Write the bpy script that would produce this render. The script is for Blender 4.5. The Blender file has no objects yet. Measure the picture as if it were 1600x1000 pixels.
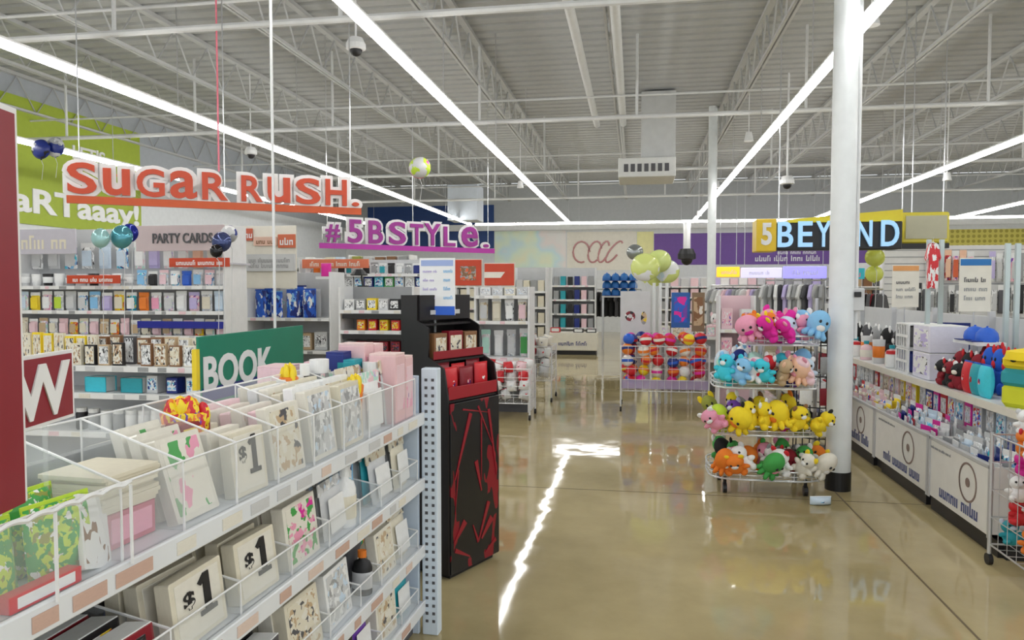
import bpy, math, random
from mathutils import Vector, Matrix
random.seed(7)
PI = math.pi
sc = bpy.context.scene
C = sc.collection
# ------------------------------------------------------------------ camera, light, exposure
F = 1150.0
PITCH = math.atan(50.0 / F)
YAW = math.atan(193.0 * math.cos(PITCH) / F)
CAMZ = 1.6
cam_d = bpy.data.cameras.new('camera'); cam = bpy.data.objects.new('camera', cam_d); C.objects.link(cam)
cam_d.sensor_width = 36.0; cam_d.lens = 36.0 * F / 1600.0; cam_d.clip_start = 0.02; cam_d.clip_end = 200
cam.location = (0, 0, CAMZ); cam.rotation_euler = (PI / 2 - PITCH, 0, YAW)
sc.camera = cam
w = bpy.data.worlds.new('world'); sc.world = w; w.use_nodes = True
w.node_tree.nodes['Background'].inputs[0].default_value = (0.93, 0.97, 1.0, 1)
w.node_tree.nodes['Background'].inputs[1].default_value = 1.0      # daylight through the open shop front behind the camera
LAMP = 17.0
sc.view_settings.view_transform = 'Standard'; sc.view_settings.look = 'None'
sc.view_settings.gamma = 1.0; sc.view_settings.exposure = 0.28
try: sc.view_settings.use_curve_mapping = False
except Exception: pass

CM = Matrix.Rotation(YAW, 3, 'Z') @ Matrix.Rotation(PI / 2 - PITCH, 3, 'X')
def ray(px, py): return CM @ Vector(((px - 800) / F, (500 - py) / F, -1.0))
def at(px, py, Y):
    d = ray(px, py); t = Y / d.y
    return Vector((d.x * t, Y, CAMZ + d.z * t))
def atx(px, py, X):
    d = ray(px, py); t = X / d.x
    return Vector((X, d.y * t, CAMZ + d.z * t))
def span(x0, y0, x1, y1, Y):            # world X0, X1, Z0, Z1 of a region standing at depth Y
    a = at(x0, (y0 + y1) / 2, Y); b = at(x1, (y0 + y1) / 2, Y); m = (x0 + x1) / 2
    return a.x, b.x, at(m, y1, Y).z, at(m, y0, Y).z

# ------------------------------------------------------------------ materials
COL = {
 'white': (.86,.87,.87), 'cream': (.76,.71,.57), 'ivory': (.81,.78,.69), 'light grey': (.62,.63,.64), 'grey': (.34,.35,.36), 'dark grey': (.09,.09,.1),
 'black': (.012,.012,.014), 'red': (.65,.02,.03), 'dark red': (.25,.008,.02), 'orange': (.85,.22,.02), 'rust orange': (.72,.12,.03), 'yellow': (.9,.68,.02),
 'lime': (.55,.75,.05), 'green': (.06,.38,.08), 'teal': (.02,.35,.42), 'turquoise': (.05,.6,.75), 'sky blue': (.25,.55,.85), 'blue': (.02,.12,.62),
 'navy': (.01,.025,.2), 'purple': (.18,.06,.42), 'lavender': (.55,.48,.78), 'magenta': (.75,.02,.35), 'pink': (.85,.35,.5), 'pale pink': (.85,.6,.65),
 'brown': (.25,.12,.05), 'tan': (.55,.4,.24), 'silver': (.6,.61,.63), 'peach': (.88,.55,.38), 'mint': (.5,.8,.68), 'olive': (.32,.34,.06), 'pale blue': (.62,.75,.88), 'pale lime': (.7,.78,.25)}
_M = {}
def mat(c, rough=.5, metal=0.0, coat=0.0):
    key = (c, rough, metal, coat)
    if key in _M: return _M[key]
    rgb = COL[c] if isinstance(c, str) else c
    m = bpy.data.materials.new('mat_%s' % (c if isinstance(c, str) else 'custom').replace(' ', '_')); m.use_nodes = True
    nt = m.node_tree; b = nt.nodes['Principled BSDF']
    n = nt.nodes.new('ShaderNodeTexNoise'); n.inputs['Scale'].default_value = 9; n.inputs['Detail'].default_value = 3
    tc = nt.nodes.new('ShaderNodeTexCoord'); nt.links.new(tc.outputs['Object'], n.inputs['Vector'])
    mx = nt.nodes.new('ShaderNodeMix'); mx.data_type = 'RGBA'
    mx.inputs['A'].default_value = (*[v * .9 for v in rgb], 1); mx.inputs['B'].default_value = (*[min(1, v * 1.06) for v in rgb], 1)
    nt.links.new(n.outputs['Fac'], mx.inputs['Factor']); nt.links.new(mx.outputs['Result'], b.inputs['Base Color'])
    b.inputs['Roughness'].default_value = rough; b.inputs['Metallic'].default_value = metal; b.inputs['Coat Weight'].default_value = coat
    _M[key] = m; return m
def pmat(cols, scale=14.0, rough=.35, stretch=(1, 1, 1)):        # printed packaging: irregular blots of a few inks
    key = ('p', tuple(cols), scale, stretch)
    if key in _M: return _M[key]
    m = bpy.data.materials.new('print_' + '_'.join(c.replace(' ', '') for c in cols)); m.use_nodes = True
    nt = m.node_tree; b = nt.nodes['Principled BSDF']; N = nt.nodes.new
    tc = N('ShaderNodeTexCoord'); oi = N('ShaderNodeObjectInfo'); mp = N('ShaderNodeMapping'); mp.inputs['Scale'].default_value = stretch
    cb = N('ShaderNodeMath'); cb.operation = 'MULTIPLY'; cb.inputs[1].default_value = 40
    nt.links.new(oi.outputs['Random'], cb.inputs[0]); nt.links.new(tc.outputs['Object'], mp.inputs['Vector']); nt.links.new(cb.outputs[0], mp.inputs['Location'])
    v = N('ShaderNodeTexVoronoi'); v.inputs['Scale'].default_value = scale
    nz = N('ShaderNodeTexNoise'); nz.inputs['Scale'].default_value = scale * .8; nz.inputs['Detail'].default_value = 2
    nt.links.new(mp.outputs['Vector'], nz.inputs['Vector'])
    va = N('ShaderNodeVectorMath'); va.operation = 'MULTIPLY_ADD'; va.inputs[1].default_value = (2.2 / scale,) * 3
    nt.links.new(nz.outputs['Color'], va.inputs[0]); nt.links.new(mp.outputs['Vector'], va.inputs[2]); nt.links.new(va.outputs[0], v.inputs['Vector'])
    sep = N('ShaderNodeSeparateColor'); nt.links.new(v.outputs['Color'], sep.inputs[0])
    r = N('ShaderNodeValToRGB'); r.color_ramp.interpolation = 'CONSTANT'
    k = len(cols)
    while len(r.color_ramp.elements) < k: r.color_ramp.elements.new(.5)
    for i, c in enumerate(cols):
        e = r.color_ramp.elements[i]; e.position = (0, .5, .74, .9)[i] if k == 4 else i / k; e.color = (*COL[c], 1)
    nt.links.new(sep.outputs[0], r.inputs[0]); nt.links.new(r.outputs[0], b.inputs['Base Color'])
    b.inputs['Roughness'].default_value = rough
    _M[key] = m; return m
def clear(name='clear_plastic', tint=(.9, .95, .97), alpha=.13, rough=.1):
    if name in _M: return _M[name]
    m = mat(tint, rough, 0, 0).copy(); m.name = name
    m.node_tree.nodes['Principled BSDF'].inputs['Alpha'].default_value = alpha
    _M[name] = m; return m
def emit(name, col, s):
    if name in _M: return _M[name]
    m = bpy.data.materials.new(name); m.use_nodes = True; b = m.node_tree.nodes['Principled BSDF']
    b.inputs['Base Color'].default_value = (*col, 1); b.inputs['Emission Color'].default_value = (*col, 1); b.inputs['Emission Strength'].default_value = s
    _M[name] = m; return m
WHITE = mat((.8, .81, .82), .4); STEEL = mat('silver', .3, .9); BLACK = mat('black', .45); WIRE = mat((.78, .8, .83), .3, .3)
CLEAR = clear()

# ------------------------------------------------------------------ mesh builder
class MB:
    def __init__(s): s.v = []; s.f = []; s.m = []; s.T = Matrix.Identity(4); s.mi = 0
    def add(s, vs, fs):
        o = len(s.v); s.v += [tuple(s.T @ Vector(p)) for p in vs]
        s.f += [tuple(i + o for i in f) for f in fs]; s.m += [s.mi] * len(fs); return s
    def box(s, x0, x1, y0, y1, z0, z1, b=0.0):
        if x1 < x0: x0, x1 = x1, x0
        if y1 < y0: y0, y1 = y1, y0
        if z1 < z0: z0, z1 = z1, z0
        b = min(b, (x1 - x0) * .45, (y1 - y0) * .45, (z1 - z0) * .45)
        if b <= 0:
            return s.add([(x0,y0,z0),(x1,y0,z0),(x1,y1,z0),(x0,y1,z0),(x0,y0,z1),(x1,y0,z1),(x1,y1,z1),(x0,y1,z1)],
                         [(3,2,1,0),(4,5,6,7),(0,1,5,4),(1,2,6,5),(2,3,7,6),(3,0,4,7)])
        X = (x0, x1); Y = (y0, y1); Z = (z0, z1); vs = []; idx = {}
        for i in (0,1):
            for j in (0,1):
                for k in (0,1):
                    sx, sy, sz = (b, -b)[i], (b, -b)[j], (b, -b)[k]
                    for a in range(3):
                        p = [X[i] + sx, Y[j] + sy, Z[k] + sz]
                        p[a] = (X[i], Y[j], Z[k])[a]
                        idx[(i,j,k,a)] = len(vs); vs.append(tuple(p))
        fs = []
        g = lambda i,j,k,a: idx[(i,j,k,a)]
        for i in (0,1):
            q = [g(i,0,0,0), g(i,1,0,0), g(i,1,1,0), g(i,0,1,0)]; fs.append(tuple(q if i else q[::-1]))
            q = [g(0,i,0,1), g(0,i,1,1), g(1,i,1,1), g(1,i,0,1)]; fs.append(tuple(q if i else q[::-1]))
            q = [g(0,0,i,2), g(1,0,i,2), g(1,1,i,2), g(0,1,i,2)]; fs.append(tuple(q if i else q[::-1]))
        for j in (0,1):
            for k in (0,1):
                q = [g(0,j,k,1), g(1,j,k,1), g(1,j,k,2), g(0,j,k,2)]; fs.append(tuple(q if j == k else q[::-1]))
                q = [g(j,0,k,2), g(j,1,k,2), g(j,1,k,0), g(j,0,k,0)]; fs.append(tuple(q if j != k else q[::-1]) if 0 else tuple(q))
                q = [g(j,k,0,0), g(j,k,1,0), g(j,k,1,1), g(j,k,0,1)]; fs.append(tuple(q))
        for i in (0,1):
            for j in (0,1):
                for k in (0,1): fs.append((g(i,j,k,0), g(i,j,k,1), g(i,j,k,2)))
        return s.add(vs, fs)
    def tube(s, pts, r, n=6, closed=False, cap=True):
        pts = [Vector(p) for p in pts]; m = len(pts); vs = []; fs = []
        for i, p in enumerate(pts):
            a = pts[(i - 1) % m] if (closed or i > 0) else p
            b = pts[(i + 1) % m] if (closed or i < m - 1) else p
            d = (b - a).normalized(); u = d.cross(Vector((0, 0, 1)))
            if u.length < .05: u = d.cross(Vector((1, 0, 0)))
            u.normalize(); v = d.cross(u)
            rr = r[i] if isinstance(r, (list, tuple)) else r
            vs += [tuple(p + (u * math.cos(2*PI*k/n) + v * math.sin(2*PI*k/n)) * rr) for k in range(n)]
        for i in range(m if closed else m - 1):
            j = (i + 1) % m
            fs += [(i*n + k, i*n + (k+1) % n, j*n + (k+1) % n, j*n + k) for k in range(n)]
        if cap and not closed: fs += [tuple(range(n))[::-1], tuple((m-1)*n + k for k in range(n))]
        return s.add(vs, fs)
    def cyl(s, c, r, h, n=16): return s.lathe([(0, 0), (r, 0), (r, h), (0, h)], n, c)
    def lathe(s, prof, n=16, c=(0, 0, 0)):
        vs = []; fs = []; m = len(prof)
        for (r, z) in prof: vs += [(c[0] + r * math.cos(2*PI*k/n), c[1] + r * math.sin(2*PI*k/n), c[2] + z) for k in range(n)]
        for i in range(m - 1): fs += [(i*n + k, i*n + (k+1) % n, (i+1)*n + (k+1) % n, (i+1)*n + k) for k in range(n)]
        return s.add(vs, fs)
    def ball(s, c, r, n=12, m=8):
        r = r if isinstance(r, (tuple, list)) else (r, r, r); vs = []; fs = []
        for j in range(m + 1):
            a = -PI/2 + PI * j / m
            vs += [(c[0] + r[0]*math.cos(a)*math.cos(2*PI*k/n), c[1] + r[1]*math.cos(a)*math.sin(2*PI*k/n), c[2] + r[2]*math.sin(a)) for k in range(n)]
        for j in range(m): fs += [(j*n + k, j*n + (k+1) % n, (j+1)*n + (k+1) % n, (j+1)*n + k) for k in range(n)]
        return s.add(vs, fs)
    def prism(s, pts, y0, y1):          # outline in x,z extruded along y
        n = len(pts)
        return s.add([(x, y0, z) for x, z in pts] + [(x, y1, z) for x, z in pts],
                     [tuple(range(n)), tuple(range(2*n - 1, n - 1, -1))] + [(i, i + n, (i+1) % n + n, (i+1) % n) for i in range(n)])
    def mesh(s, name, mats, smooth=False):
        me = bpy.data.meshes.new(name); me.from_pydata(s.v, [], s.f)
        for m in (mats if isinstance(mats, (list, tuple)) else [mats]): me.materials.append(m)
        if any(s.m): me.polygons.foreach_set('material_index', s.m)
        if smooth: me.polygons.foreach_set('use_smooth', [True] * len(s.f))
        me.validate(); me.update(); return me
    def build(s, name, mats, parent=None, smooth=False):
        o = bpy.data.objects.new(name, s.mesh(name, mats, smooth)); C.objects.link(o)
        if parent is not None: o.parent = parent
        return o
def bxo(name, dims, m, parent=None, b=0.0): return MB().box(*dims, b=b).build(name, m, parent)
def thing(name, label, cat, loc=(0, 0, 0), rz=0, group=None):
    o = bpy.data.objects.new(name, None); C.objects.link(o); o.location = loc; o.rotation_euler = (0, 0, rz)
    o.empty_display_size = .1
    return tag(o, label, cat, group)
def fit(label):
    w_ = label.split()
    while len(label.replace('-', ' ').split()) > 16 and ' the ' in label: label = label.replace(' the ', ' ', 1)
    if len(label.replace('-', ' ').split()) > 16: label = label.replace(' printed ', ' ', 1)
    if len(label.replace('-', ' ').split()) > 16: print('LONG', label)
    return label
def tag(o, label, cat, group=None):
    label = fit(label)
    o['label'] = label; o['category'] = cat
    if group: o['group'] = group
    return o
def struct(o): o['kind'] = 'structure'; return o
_W = ['first','second','third','fourth','fifth','sixth','seventh','eighth','ninth','tenth','eleventh','twelfth','thirteenth','fourteenth','fifteenth','sixteenth','seventeenth','eighteenth','nineteenth']
def nth(i):
    if i < 19: return _W[i]
    t = ['twenty','thirty','forty','fifty','sixty'][(i + 1) // 10 - 2]; r = (i + 1) % 10
    return (t[:-1] + 'ieth') if r == 0 else t + '-' + _W[r - 1]

def text_mesh(s, height, depth, offset=0.0, width=None):
    cu = bpy.data.curves.new('t', 'FONT'); cu.body = s; cu.size = 1; cu.extrude = .5; cu.offset = offset; cu.align_x = 'CENTER'; cu.resolution_u = 4
    ob = bpy.data.objects.new('t', cu); C.objects.link(ob); bpy.context.view_layer.update()
    me = bpy.data.meshes.new_from_object(ob.evaluated_get(bpy.context.evaluated_depsgraph_get()))
    bpy.data.objects.remove(ob)
    xs = [v.co.x for v in me.vertices]; ys = [v.co.y for v in me.vertices]
    if not xs: return me
    cx = (min(xs) + max(xs)) / 2; y0 = min(ys); k = height / max(1e-6, (max(ys) - y0)); kx = (width / (max(xs) - min(xs))) if width else k
    for v in me.vertices: v.co = Vector(((v.co.x - cx) * kx, -v.co.z * depth, (v.co.y - y0) * k))   # faces -y, baseline at z=0
    return me
def letter(name, s, height, depth, m, parent, loc, offset=0.0, width=None, rz=0):
    me = text_mesh(s, height, depth, offset, width); me.materials.clear(); me.materials.append(m)
    o = bpy.data.objects.new(name, me); C.objects.link(o); o.parent = parent; o.location = loc; o.rotation_euler = (0, 0, rz); return o
def scribble(name, x0, x1, z, h, y, m, parent, seed=0):      # a line of lettering too small to read: close upright strokes in word-like clusters
    r = random.Random(seed); b = MB(); x = x0; st = h * .17
    while x < x1 - h:
        n = r.randint(3, 7)
        for k in range(n):
            if x + st * 2 > x1: break
            hh = h * r.choice((.68, .68, .68, 1.0)); q = r.random()
            b.box(x, x + st, y - .002, y, z, z + hh)
            if q < .7: t_ = z + (hh - st if q < .35 else 0); b.box(x + st * .9, x + st * 2.3, y - .0018, y, t_, t_ + st); b.box(x + st * 2.2, x + st * 3.1, y - .002, y, z, z + h * .68); x += st * 4
            else: x += st * 2
        x += h * .45
    return b.build(name, m, parent)

# ------------------------------------------------------------------ merchandise: one of each kind, one metre in size, then copies
PROTO = {}
def proto(kind, name):
    o = bpy.data.objects.new(name, None); PROTO[kind] = [name]; return PROTO[kind]
def pp(kind, part, mb, smooth=False, sub=None):
    PROTO[kind].append((part, mb.mesh(part, BLACK, smooth)))
# body first; further rows are parts
def pillow(w_, d_, z0, z1, nx=6, nz=8):
    b = MB(); vs = []; fs = []
    for s_ in (-1, 1):
        for j in range(nz + 1):
            for i in range(nx + 1):
                u = i / nx; v = j / nz
                th = (max(0, math.sin(PI * u)) ** .5) * (max(0, math.sin(PI * (v * .96 + .02))) ** .4)
                vs.append((-w_/2 + w_ * u, s_ * (d_ / 2) * (th * .97 + .03), z0 + (z1 - z0) * v))
    n = (nx + 1) * (nz + 1)
    for j in range(nz):
        for i in range(nx):
            a = j * (nx + 1) + i
            fs.append((a, a + 1, a + nx + 2, a + nx + 1)); fs.append((n + a, n + a + nx + 1, n + a + nx + 2, n + a + 1))
    for i in range(nx):
        a = i; t = nz * (nx + 1) + i
        fs += [(a, n + a, n + a + 1, a + 1), (t, t + 1, n + t + 1, n + t)]
    for j in range(nz):
        a = j * (nx + 1); c_ = a + nx
        fs += [(a, a + nx + 1, n + a + nx + 1, n + a), (c_, n + c_, n + c_ + nx + 1, c_ + nx + 1)]
    b.add(vs, fs); return b
proto('box', 'boxed_item'); pp('box', 'carton', MB().box(-.5,.5,-.5,.5,0,1,.03)); pp('box', 'front_label', MB().box(-.4,.4,-.515,-.49,.18,.85,.01)); pp('box', 'lid_flap', MB().box(-.49,.49,-.49,.49,.985,1.015,.008))
proto('pack', 'carded_pack'); pp('pack', 'blister', pillow(.92,.9,0,.82), True); pp('pack', 'header_card', MB().box(-.5,.5,-.06,.06,.78,1,.01)); pp('pack', 'insert', MB().box(-.36,.36,-.5,-.44,.1,.7,.02))
proto('card', 'greeting_card_pack'); pp('card', 'card_stock', MB().box(-.5,.5,-.5,.5,0,1,.02)); pp('card', 'printed_front', MB().box(-.42,.42,-.54,-.49,.07,.93,.01))
proto('book', 'book'); pp('book', 'cover', MB().box(-.5,.5,-.5,-.42,0,1,.01).box(-.5,.5,.42,.5,0,1,.01).box(-.5,-.44,-.5,.5,0,1,.01)); pp('book', 'page_block', MB().box(-.44,.47,-.42,.42,.02,.98))
proto('bottle', 'bottle'); pp('bottle', 'bottle_body', MB().lathe([(0,0),(.46,0),(.5,.04),(.5,.62),(.4,.74),(.17,.8),(.17,.85),(0,.85)],14), True); pp('bottle', 'cap', MB().lathe([(0,.84),(.22,.84),(.22,1),(0,1)],12)); pp('bottle', 'label_band', MB().lathe([(.505,.15),(.515,.16),(.515,.52),(.505,.53)],14), True)
proto('jar', 'jar'); pp('jar', 'jar_body', MB().lathe([(0,0),(.44,0),(.5,.06),(.5,.74),(.42,.82),(0,.82)],14), True); pp('jar', 'lid', MB().lathe([(0,.82),(.46,.82),(.46,1),(0,1)],14))
proto('bag', 'snack_bag'); pp('bag', 'bag_body', pillow(1,.95,0,1,8,10), True); pp('bag', 'printed_panel', pillow(.62,1.0,.22,.78)); pp('bag', 'top_seal', MB().box(-.5,.5,-.03,.03,.96,1.05,.005))
proto('ball', 'ball'); pp('ball', 'ball_skin', MB().ball((0,0,.5),.5,18,12), True); pp('ball', 'stripe_band', MB().lathe([(.496,.38),(.507,.42),(.507,.58),(.496,.62)],18), True)
b_ = MB().ball((0,0,.3),(.34,.28,.32),14,10).ball((.26,-.12,.14),(.14,.2,.13)).ball((-.26,-.12,.14),(.14,.2,.13)).ball((.34,-.08,.42),(.17,.1,.1)).ball((-.34,-.08,.42),(.17,.1,.1))
proto('plush', 'plush_toy'); pp('plush', 'body', b_, True); pp('plush', 'head', MB().ball((0,-.04,.73),(.33,.3,.27),16,10), True)
pp('plush', 'ear', MB().ball((-.25,-.02,.95),(.11,.06,.12)), True); pp('plush', 'ear', MB().ball((.25,-.02,.95),(.11,.06,.12)), True); pp('plush', 'eye', MB().ball((-.12,-.31,.77),.045), True); pp('plush', 'eye', MB().ball((.12,-.31,.77),.045), True); pp('plush', 'muzzle', MB().ball((0,-.31,.66),(.13,.08,.09)), True)
# round, legged plush (no head)
b_ = MB().ball((0,0,.55),(.44,.42,.42),16,12)
for k in range(8): a = k * PI / 4; b_.tube([(math.cos(a)*.25, math.sin(a)*.25, .25), (math.cos(a)*.4, math.sin(a)*.4, .12), (math.cos(a)*.5, math.sin(a)*.5, .1)], [.13,.11,.07], 8)
proto('blob', 'round_plush_toy'); pp('blob', 'body', b_, True); pp('blob', 'eye', MB().ball((-.14,-.39,.6),.055), True); pp('blob', 'eye', MB().ball((.14,-.39,.6),.055), True); pp('blob', 'belly_patch', MB().ball((0,-.3,.42),(.2,.13,.14)), True)
proto('hat', 'cap'); pp('hat', 'crown', MB().lathe([(.42,.0),(.44,.2),(.4,.5),(.25,.75),(0,.85)],16,(0,.08,0)), True); pp('hat', 'brim', MB().prism([(-.35,0),(.35,0),(.35,.05),(-.35,.05)],-.62,-.2)); pp('hat','crown_button', MB().ball((0,.08,.86),.05))
b_ = MB().box(-.5,.5,-.5,.5,0,.04).box(-.5,.5,-.5,.5,.94,1)
for k in range(6): x = -.5 + .2 * k; b_.box(x - .02, x + .02, -.5, -.46, .04, .94); b_.box(x - .02, x + .02, .46, .5, .04, .94); b_.box(-.5,-.46, x - .02, x + .02,.04,.94); b_.box(.46,.5, x - .02, x + .02,.04,.94)
proto('crate', 'slatted_crate'); pp('crate', 'slats', b_.box(-.5,.5,-.505,-.46,.44,.54)); pp('crate', 'contents', MB().box(-.44,.44,-.44,.44,.05,.9,.1))
b_ = MB()
for k in range(9):
    a = k * 2.4; r_ = .1 + .25 * (k / 9); b_.ball((math.cos(a)*r_, math.sin(a)*r_, .88 - r_*.3), .14, 8, 6)
proto('flower', 'flower_bouquet'); pp('flower', 'wrap', MB().lathe([(0,0),(.14,0),(.42,.8),(.36,.82),(0,.7)],12), True); pp('flower', 'blossoms', b_, True)
proto('cup', 'cup'); pp('cup', 'cup_body', MB().lathe([(0,0),(.38,0),(.5,1),(.46,1),(.35,.05),(0,.05)],14), True); pp('cup', 'sleeve', MB().lathe([(.42,.25),(.455,.26),(.49,.72),(.45,.74)],14), True)
proto('garment', 'hanging_garment'); pp('garment', 'fabric', MB().prism([(-.5,.66),(-.42,.6),(-.33,.7),(-.34,0),(-.1,.03),(.12,0),(.34,.02),(.33,.7),(.42,.6),(.5,.66),(.3,.94),(.12,.98),(0,.93),(-.12,.98),(-.3,.94)],-.5,.5)); pp('garment', 'hanger', MB().tube([(-.28,0,.93),(0,0,1.0),(.28,0,.93)],.012,5).tube([(0,0,1.0),(0,0,1.07),(.04,0,1.1)],.012,5))
PARTMAT = {'eye': 'black', 'cap': 'white', 'header_card': 'white'}
NPARTS = {}
_count = [0]
def item(kind, loc, size, rz, label, cat, group, mats, name=None, tilt=(0, 0), parts=True):
    """mats: list of materials for body, part 1, part 2 ...; last is repeated"""
    rows = PROTO[kind][1:]; nm = name or PROTO[kind][0]
    def slot(o, m):
        o.material_slots[0].link = 'OBJECT'; o.material_slots[0].material = m
    root = bpy.data.objects.new(nm, None if parts else rows[0][1]); C.objects.link(root)
    root.location = loc; root.rotation_euler = (tilt[0], tilt[1], rz); root.scale = size
    tag(root, label, cat, group)
    if not parts: slot(root, mats[0]); return root
    root.empty_display_size = .02
    for i, (pn, me) in enumerate(rows):
        o = bpy.data.objects.new(pn, me); C.objects.link(o); o.parent = root
        m = BLACK if pn == 'eye' else mats[min(i, len(mats) - 1)]
        slot(o, m)
    return root
class Frame:
    def __init__(s, x, y, rz, z=0): s.x, s.y, s.rz, s.z = x, y, rz, z
    def w(s, x, y, z): c, n = math.cos(s.rz), math.sin(s.rz); return (s.x + x*c - y*n, s.y + x*n + y*c, s.z + z)

PRINTS = {
 'pastel': ['white','pale pink','mint','lavender'], 'warm': ['yellow','orange','red','white'], 'cool': ['white','sky blue','navy','turquoise'],
 'mono': ['white','light grey','grey','black'], 'craft': ['cream','ivory','tan','dark grey'], 'floral': ['ivory','pink','green','magenta'],
 'cocoa': ['ivory','tan','brown','black'],
 'leaf': ['green','lime','white','brown'], 'pinks': ['pale pink','pink','white','purple'], 'primary': ['white','red','blue','yellow'],
 'grey mix': ['light grey','white','grey','pale blue'], 'dark': ['black','dark grey','red','navy'], 'bluebag': ['blue','navy','white','sky blue'],
 'redbag': ['red','white','dark red','navy'], 'teal mix': ['teal','turquoise','navy','yellow']}
def pr(k, scale=9.0): return pmat(PRINTS[k], scale)
def row(kind, fr, x0, x1, y, z, h, wd, dp, cols, noun, place, cat, group, prints=None, gap=.01, hj=.1, rzj=.08, skip=0, parts=True, side='left', tilt=0, name=None, rev=False):
    x = x0 + wd / 2; i = 0; out = []
    n = max(1, int((x1 - x0 + gap) / (wd + gap))); step = (x1 - x0 - wd) / max(1, n - 1) if n > 1 else 0
    for i in range(n):
        px = x0 + wd / 2 + i * step
        if skip and random.random() < skip: continue
        c = cols[(i * 7 + i // 3) % len(cols)] if len(cols) > 1 else cols[0]
        p = prints[i % len(prints)] if prints else None
        hh = h * random.uniform(1 - hj, 1 + hj * .3)
        k = (n - 1 - i) if rev else i
        what = c + (' printed' if p else '')
        label = f"{what} {noun}, {nth(k)} from the {side} {place}"
        mats = [mat(c, .4)] + ([pr(p)] if p else [mat('white', .5)]) + [mat(c, .4)]
        if p and kind == 'pack': mats = [pr(p, 6) if i % 3 != 1 else mat(c, .35), mat('white', .5) if i % 2 else mat(c, .4), mat(c, .4)]
        if p == 'bluebag': mats = [pr(p, 4), pr(p, 7), mat(c, .4)]
        out.append(item(kind, fr.w(px, y, z), (wd * .94, dp, hh), fr.rz + random.uniform(-rzj, rzj), label, cat, group, mats, name, (tilt, 0), parts))
    return out

TAGM = MB().box(0, 1, -.5, .5, -.5, .5).mesh('price_tag', WHITE)
def tagpart(name, parent, x, w_, y, z, h, m):
    o = bpy.data.objects.new(name, TAGM); C.objects.link(o); o.parent = parent; o.location = (x, y, z); o.scale = (w_, .002, h)
    o.material_slots[0].link = 'OBJECT'; o.material_slots[0].material = m
def wires(parent, pts, z0, z1, r=.006, name='hanging_wire'):
    for (x, y) in pts: MB().tube([(x, y, z0), (x, y, z1)], r, 5).build(name, STEEL, parent)
def shelf_unit(label, fr, W, D, H, shelves, group=None, name='shelving_unit', cat='shelf', back='light grey', strip='white', base=.12, ends=True, deckc=WHITE, labels=True, header=None, backm=None):
    t = thing(name, label, cat, fr.w(0, 0, 0), fr.rz, group)
    bm_ = backm or mat(back, .6)
    b = MB().box(-W/2, W/2, D - .03, D, .02, H)
    b.build('back_panel', bm_, t)
    MB().box(-W/2, W/2, .02, D - .031, 0, base).build('base_plinth', mat('dark grey', .6), t)
    for z in shelves:
        s = MB().box(-W/2 + .012, W/2 - .012, .0, D - .032, z - .025, z).build('shelf', deckc, t)
        MB().box(-W/2 + .012, W/2 - .012, -.012, -.001, z - .04, z + .004).build('price_strip', mat(strip, .4), s)
        if labels:
            x = -W/2 + .06
            while x < W/2 - .12: tagpart('price_tag', s, x, random.uniform(.05, .1), -.0135, z - .019, .034, mat(random.choice(('pale pink', 'light grey', 'ivory', 'grey')))); x += random.uniform(.16, .34)
    for sx in ((-1, 1) if ends else ()):
        MB().box(sx * W/2 - .012, sx * W/2 + .012, .0 + (.12 if False else 0), D, 0.0, H if H < 1.4 else H, .003).build('end_panel', WHITE, t)
    return t

# ================================================================== THE ROOM
XL, XR, YB, YF, ZC = -11.0, 15.0, 27.0, -3.0, 5.45
fm = bpy.data.materials.new('polished_concrete'); fm.use_nodes = True
nt = fm.node_tree; b = nt.nodes['Principled BSDF']; N = nt.nodes.new; L = nt.links.new
tc = N('ShaderNodeTexCoord')
n1 = N('ShaderNodeTexNoise'); n1.inputs['Scale'].default_value = .7; n1.inputs['Detail'].default_value = 7; n1.inputs['Roughness'].default_value = .62; L(tc.outputs['Object'], n1.inputs['Vector'])
rp = N('ShaderNodeValToRGB'); rp.color_ramp.elements[0].position = .34; rp.color_ramp.elements[0].color = (.345,.28,.14,1); rp.color_ramp.elements[1].position = .68; rp.color_ramp.elements[1].color = (.53,.44,.24,1)
L(n1.outputs['Fac'], rp.inputs[0]); L(rp.outputs[0], b.inputs['Base Color'])
n2 = N('ShaderNodeTexNoise'); n2.inputs['Scale'].default_value = 1.6; n2.inputs['Detail'].default_value = 4; L(tc.outputs['Object'], n2.inputs['Vector'])
mr = N('ShaderNodeMapRange'); mr.inputs['From Min'].default_value = .35; mr.inputs['From Max'].default_value = .7; mr.inputs['To Min'].default_value = .03; mr.inputs['To Max'].default_value = .09
L(n2.outputs['Fac'], mr.inputs['Value']); L(mr.outputs[0], b.inputs['Roughness'])
mp = N('ShaderNodeMapping'); mp.inputs['Scale'].default_value = (1, .8, 1); L(tc.outputs['Object'], mp.inputs['Vector'])
n3 = N('ShaderNodeTexNoise'); n3.inputs['Scale'].default_value = 2.2; n3.inputs['Detail'].default_value = 2; L(mp.outputs[0], n3.inputs['Vector'])
bp = N('ShaderNodeBump'); bp.inputs['Strength'].default_value = 1.0; bp.inputs['Distance'].default_value = .0035; L(n3.outputs['Fac'], bp.inputs['Height']); L(bp.outputs[0], b.inputs['Normal'])
b.inputs['Specular IOR Level'].default_value = .42
struct(bxo('floor', (XL, XR, YF, YB, -.1, 0), fm))
jb = MB().box(1.55, 1.562, YF, YB, .0002, .0012).box(-2.6, -2.592, YF, YB, .0002, .0012).box(5.7, 5.708, YF, YB, .0002, .0012)
for y in (5.8, 16.3): jb.box(XL, XR, y, y + .008, .0002, .0012)
struct(jb.build('trim_1', mat((.16,.12,.07), .8)))
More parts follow.
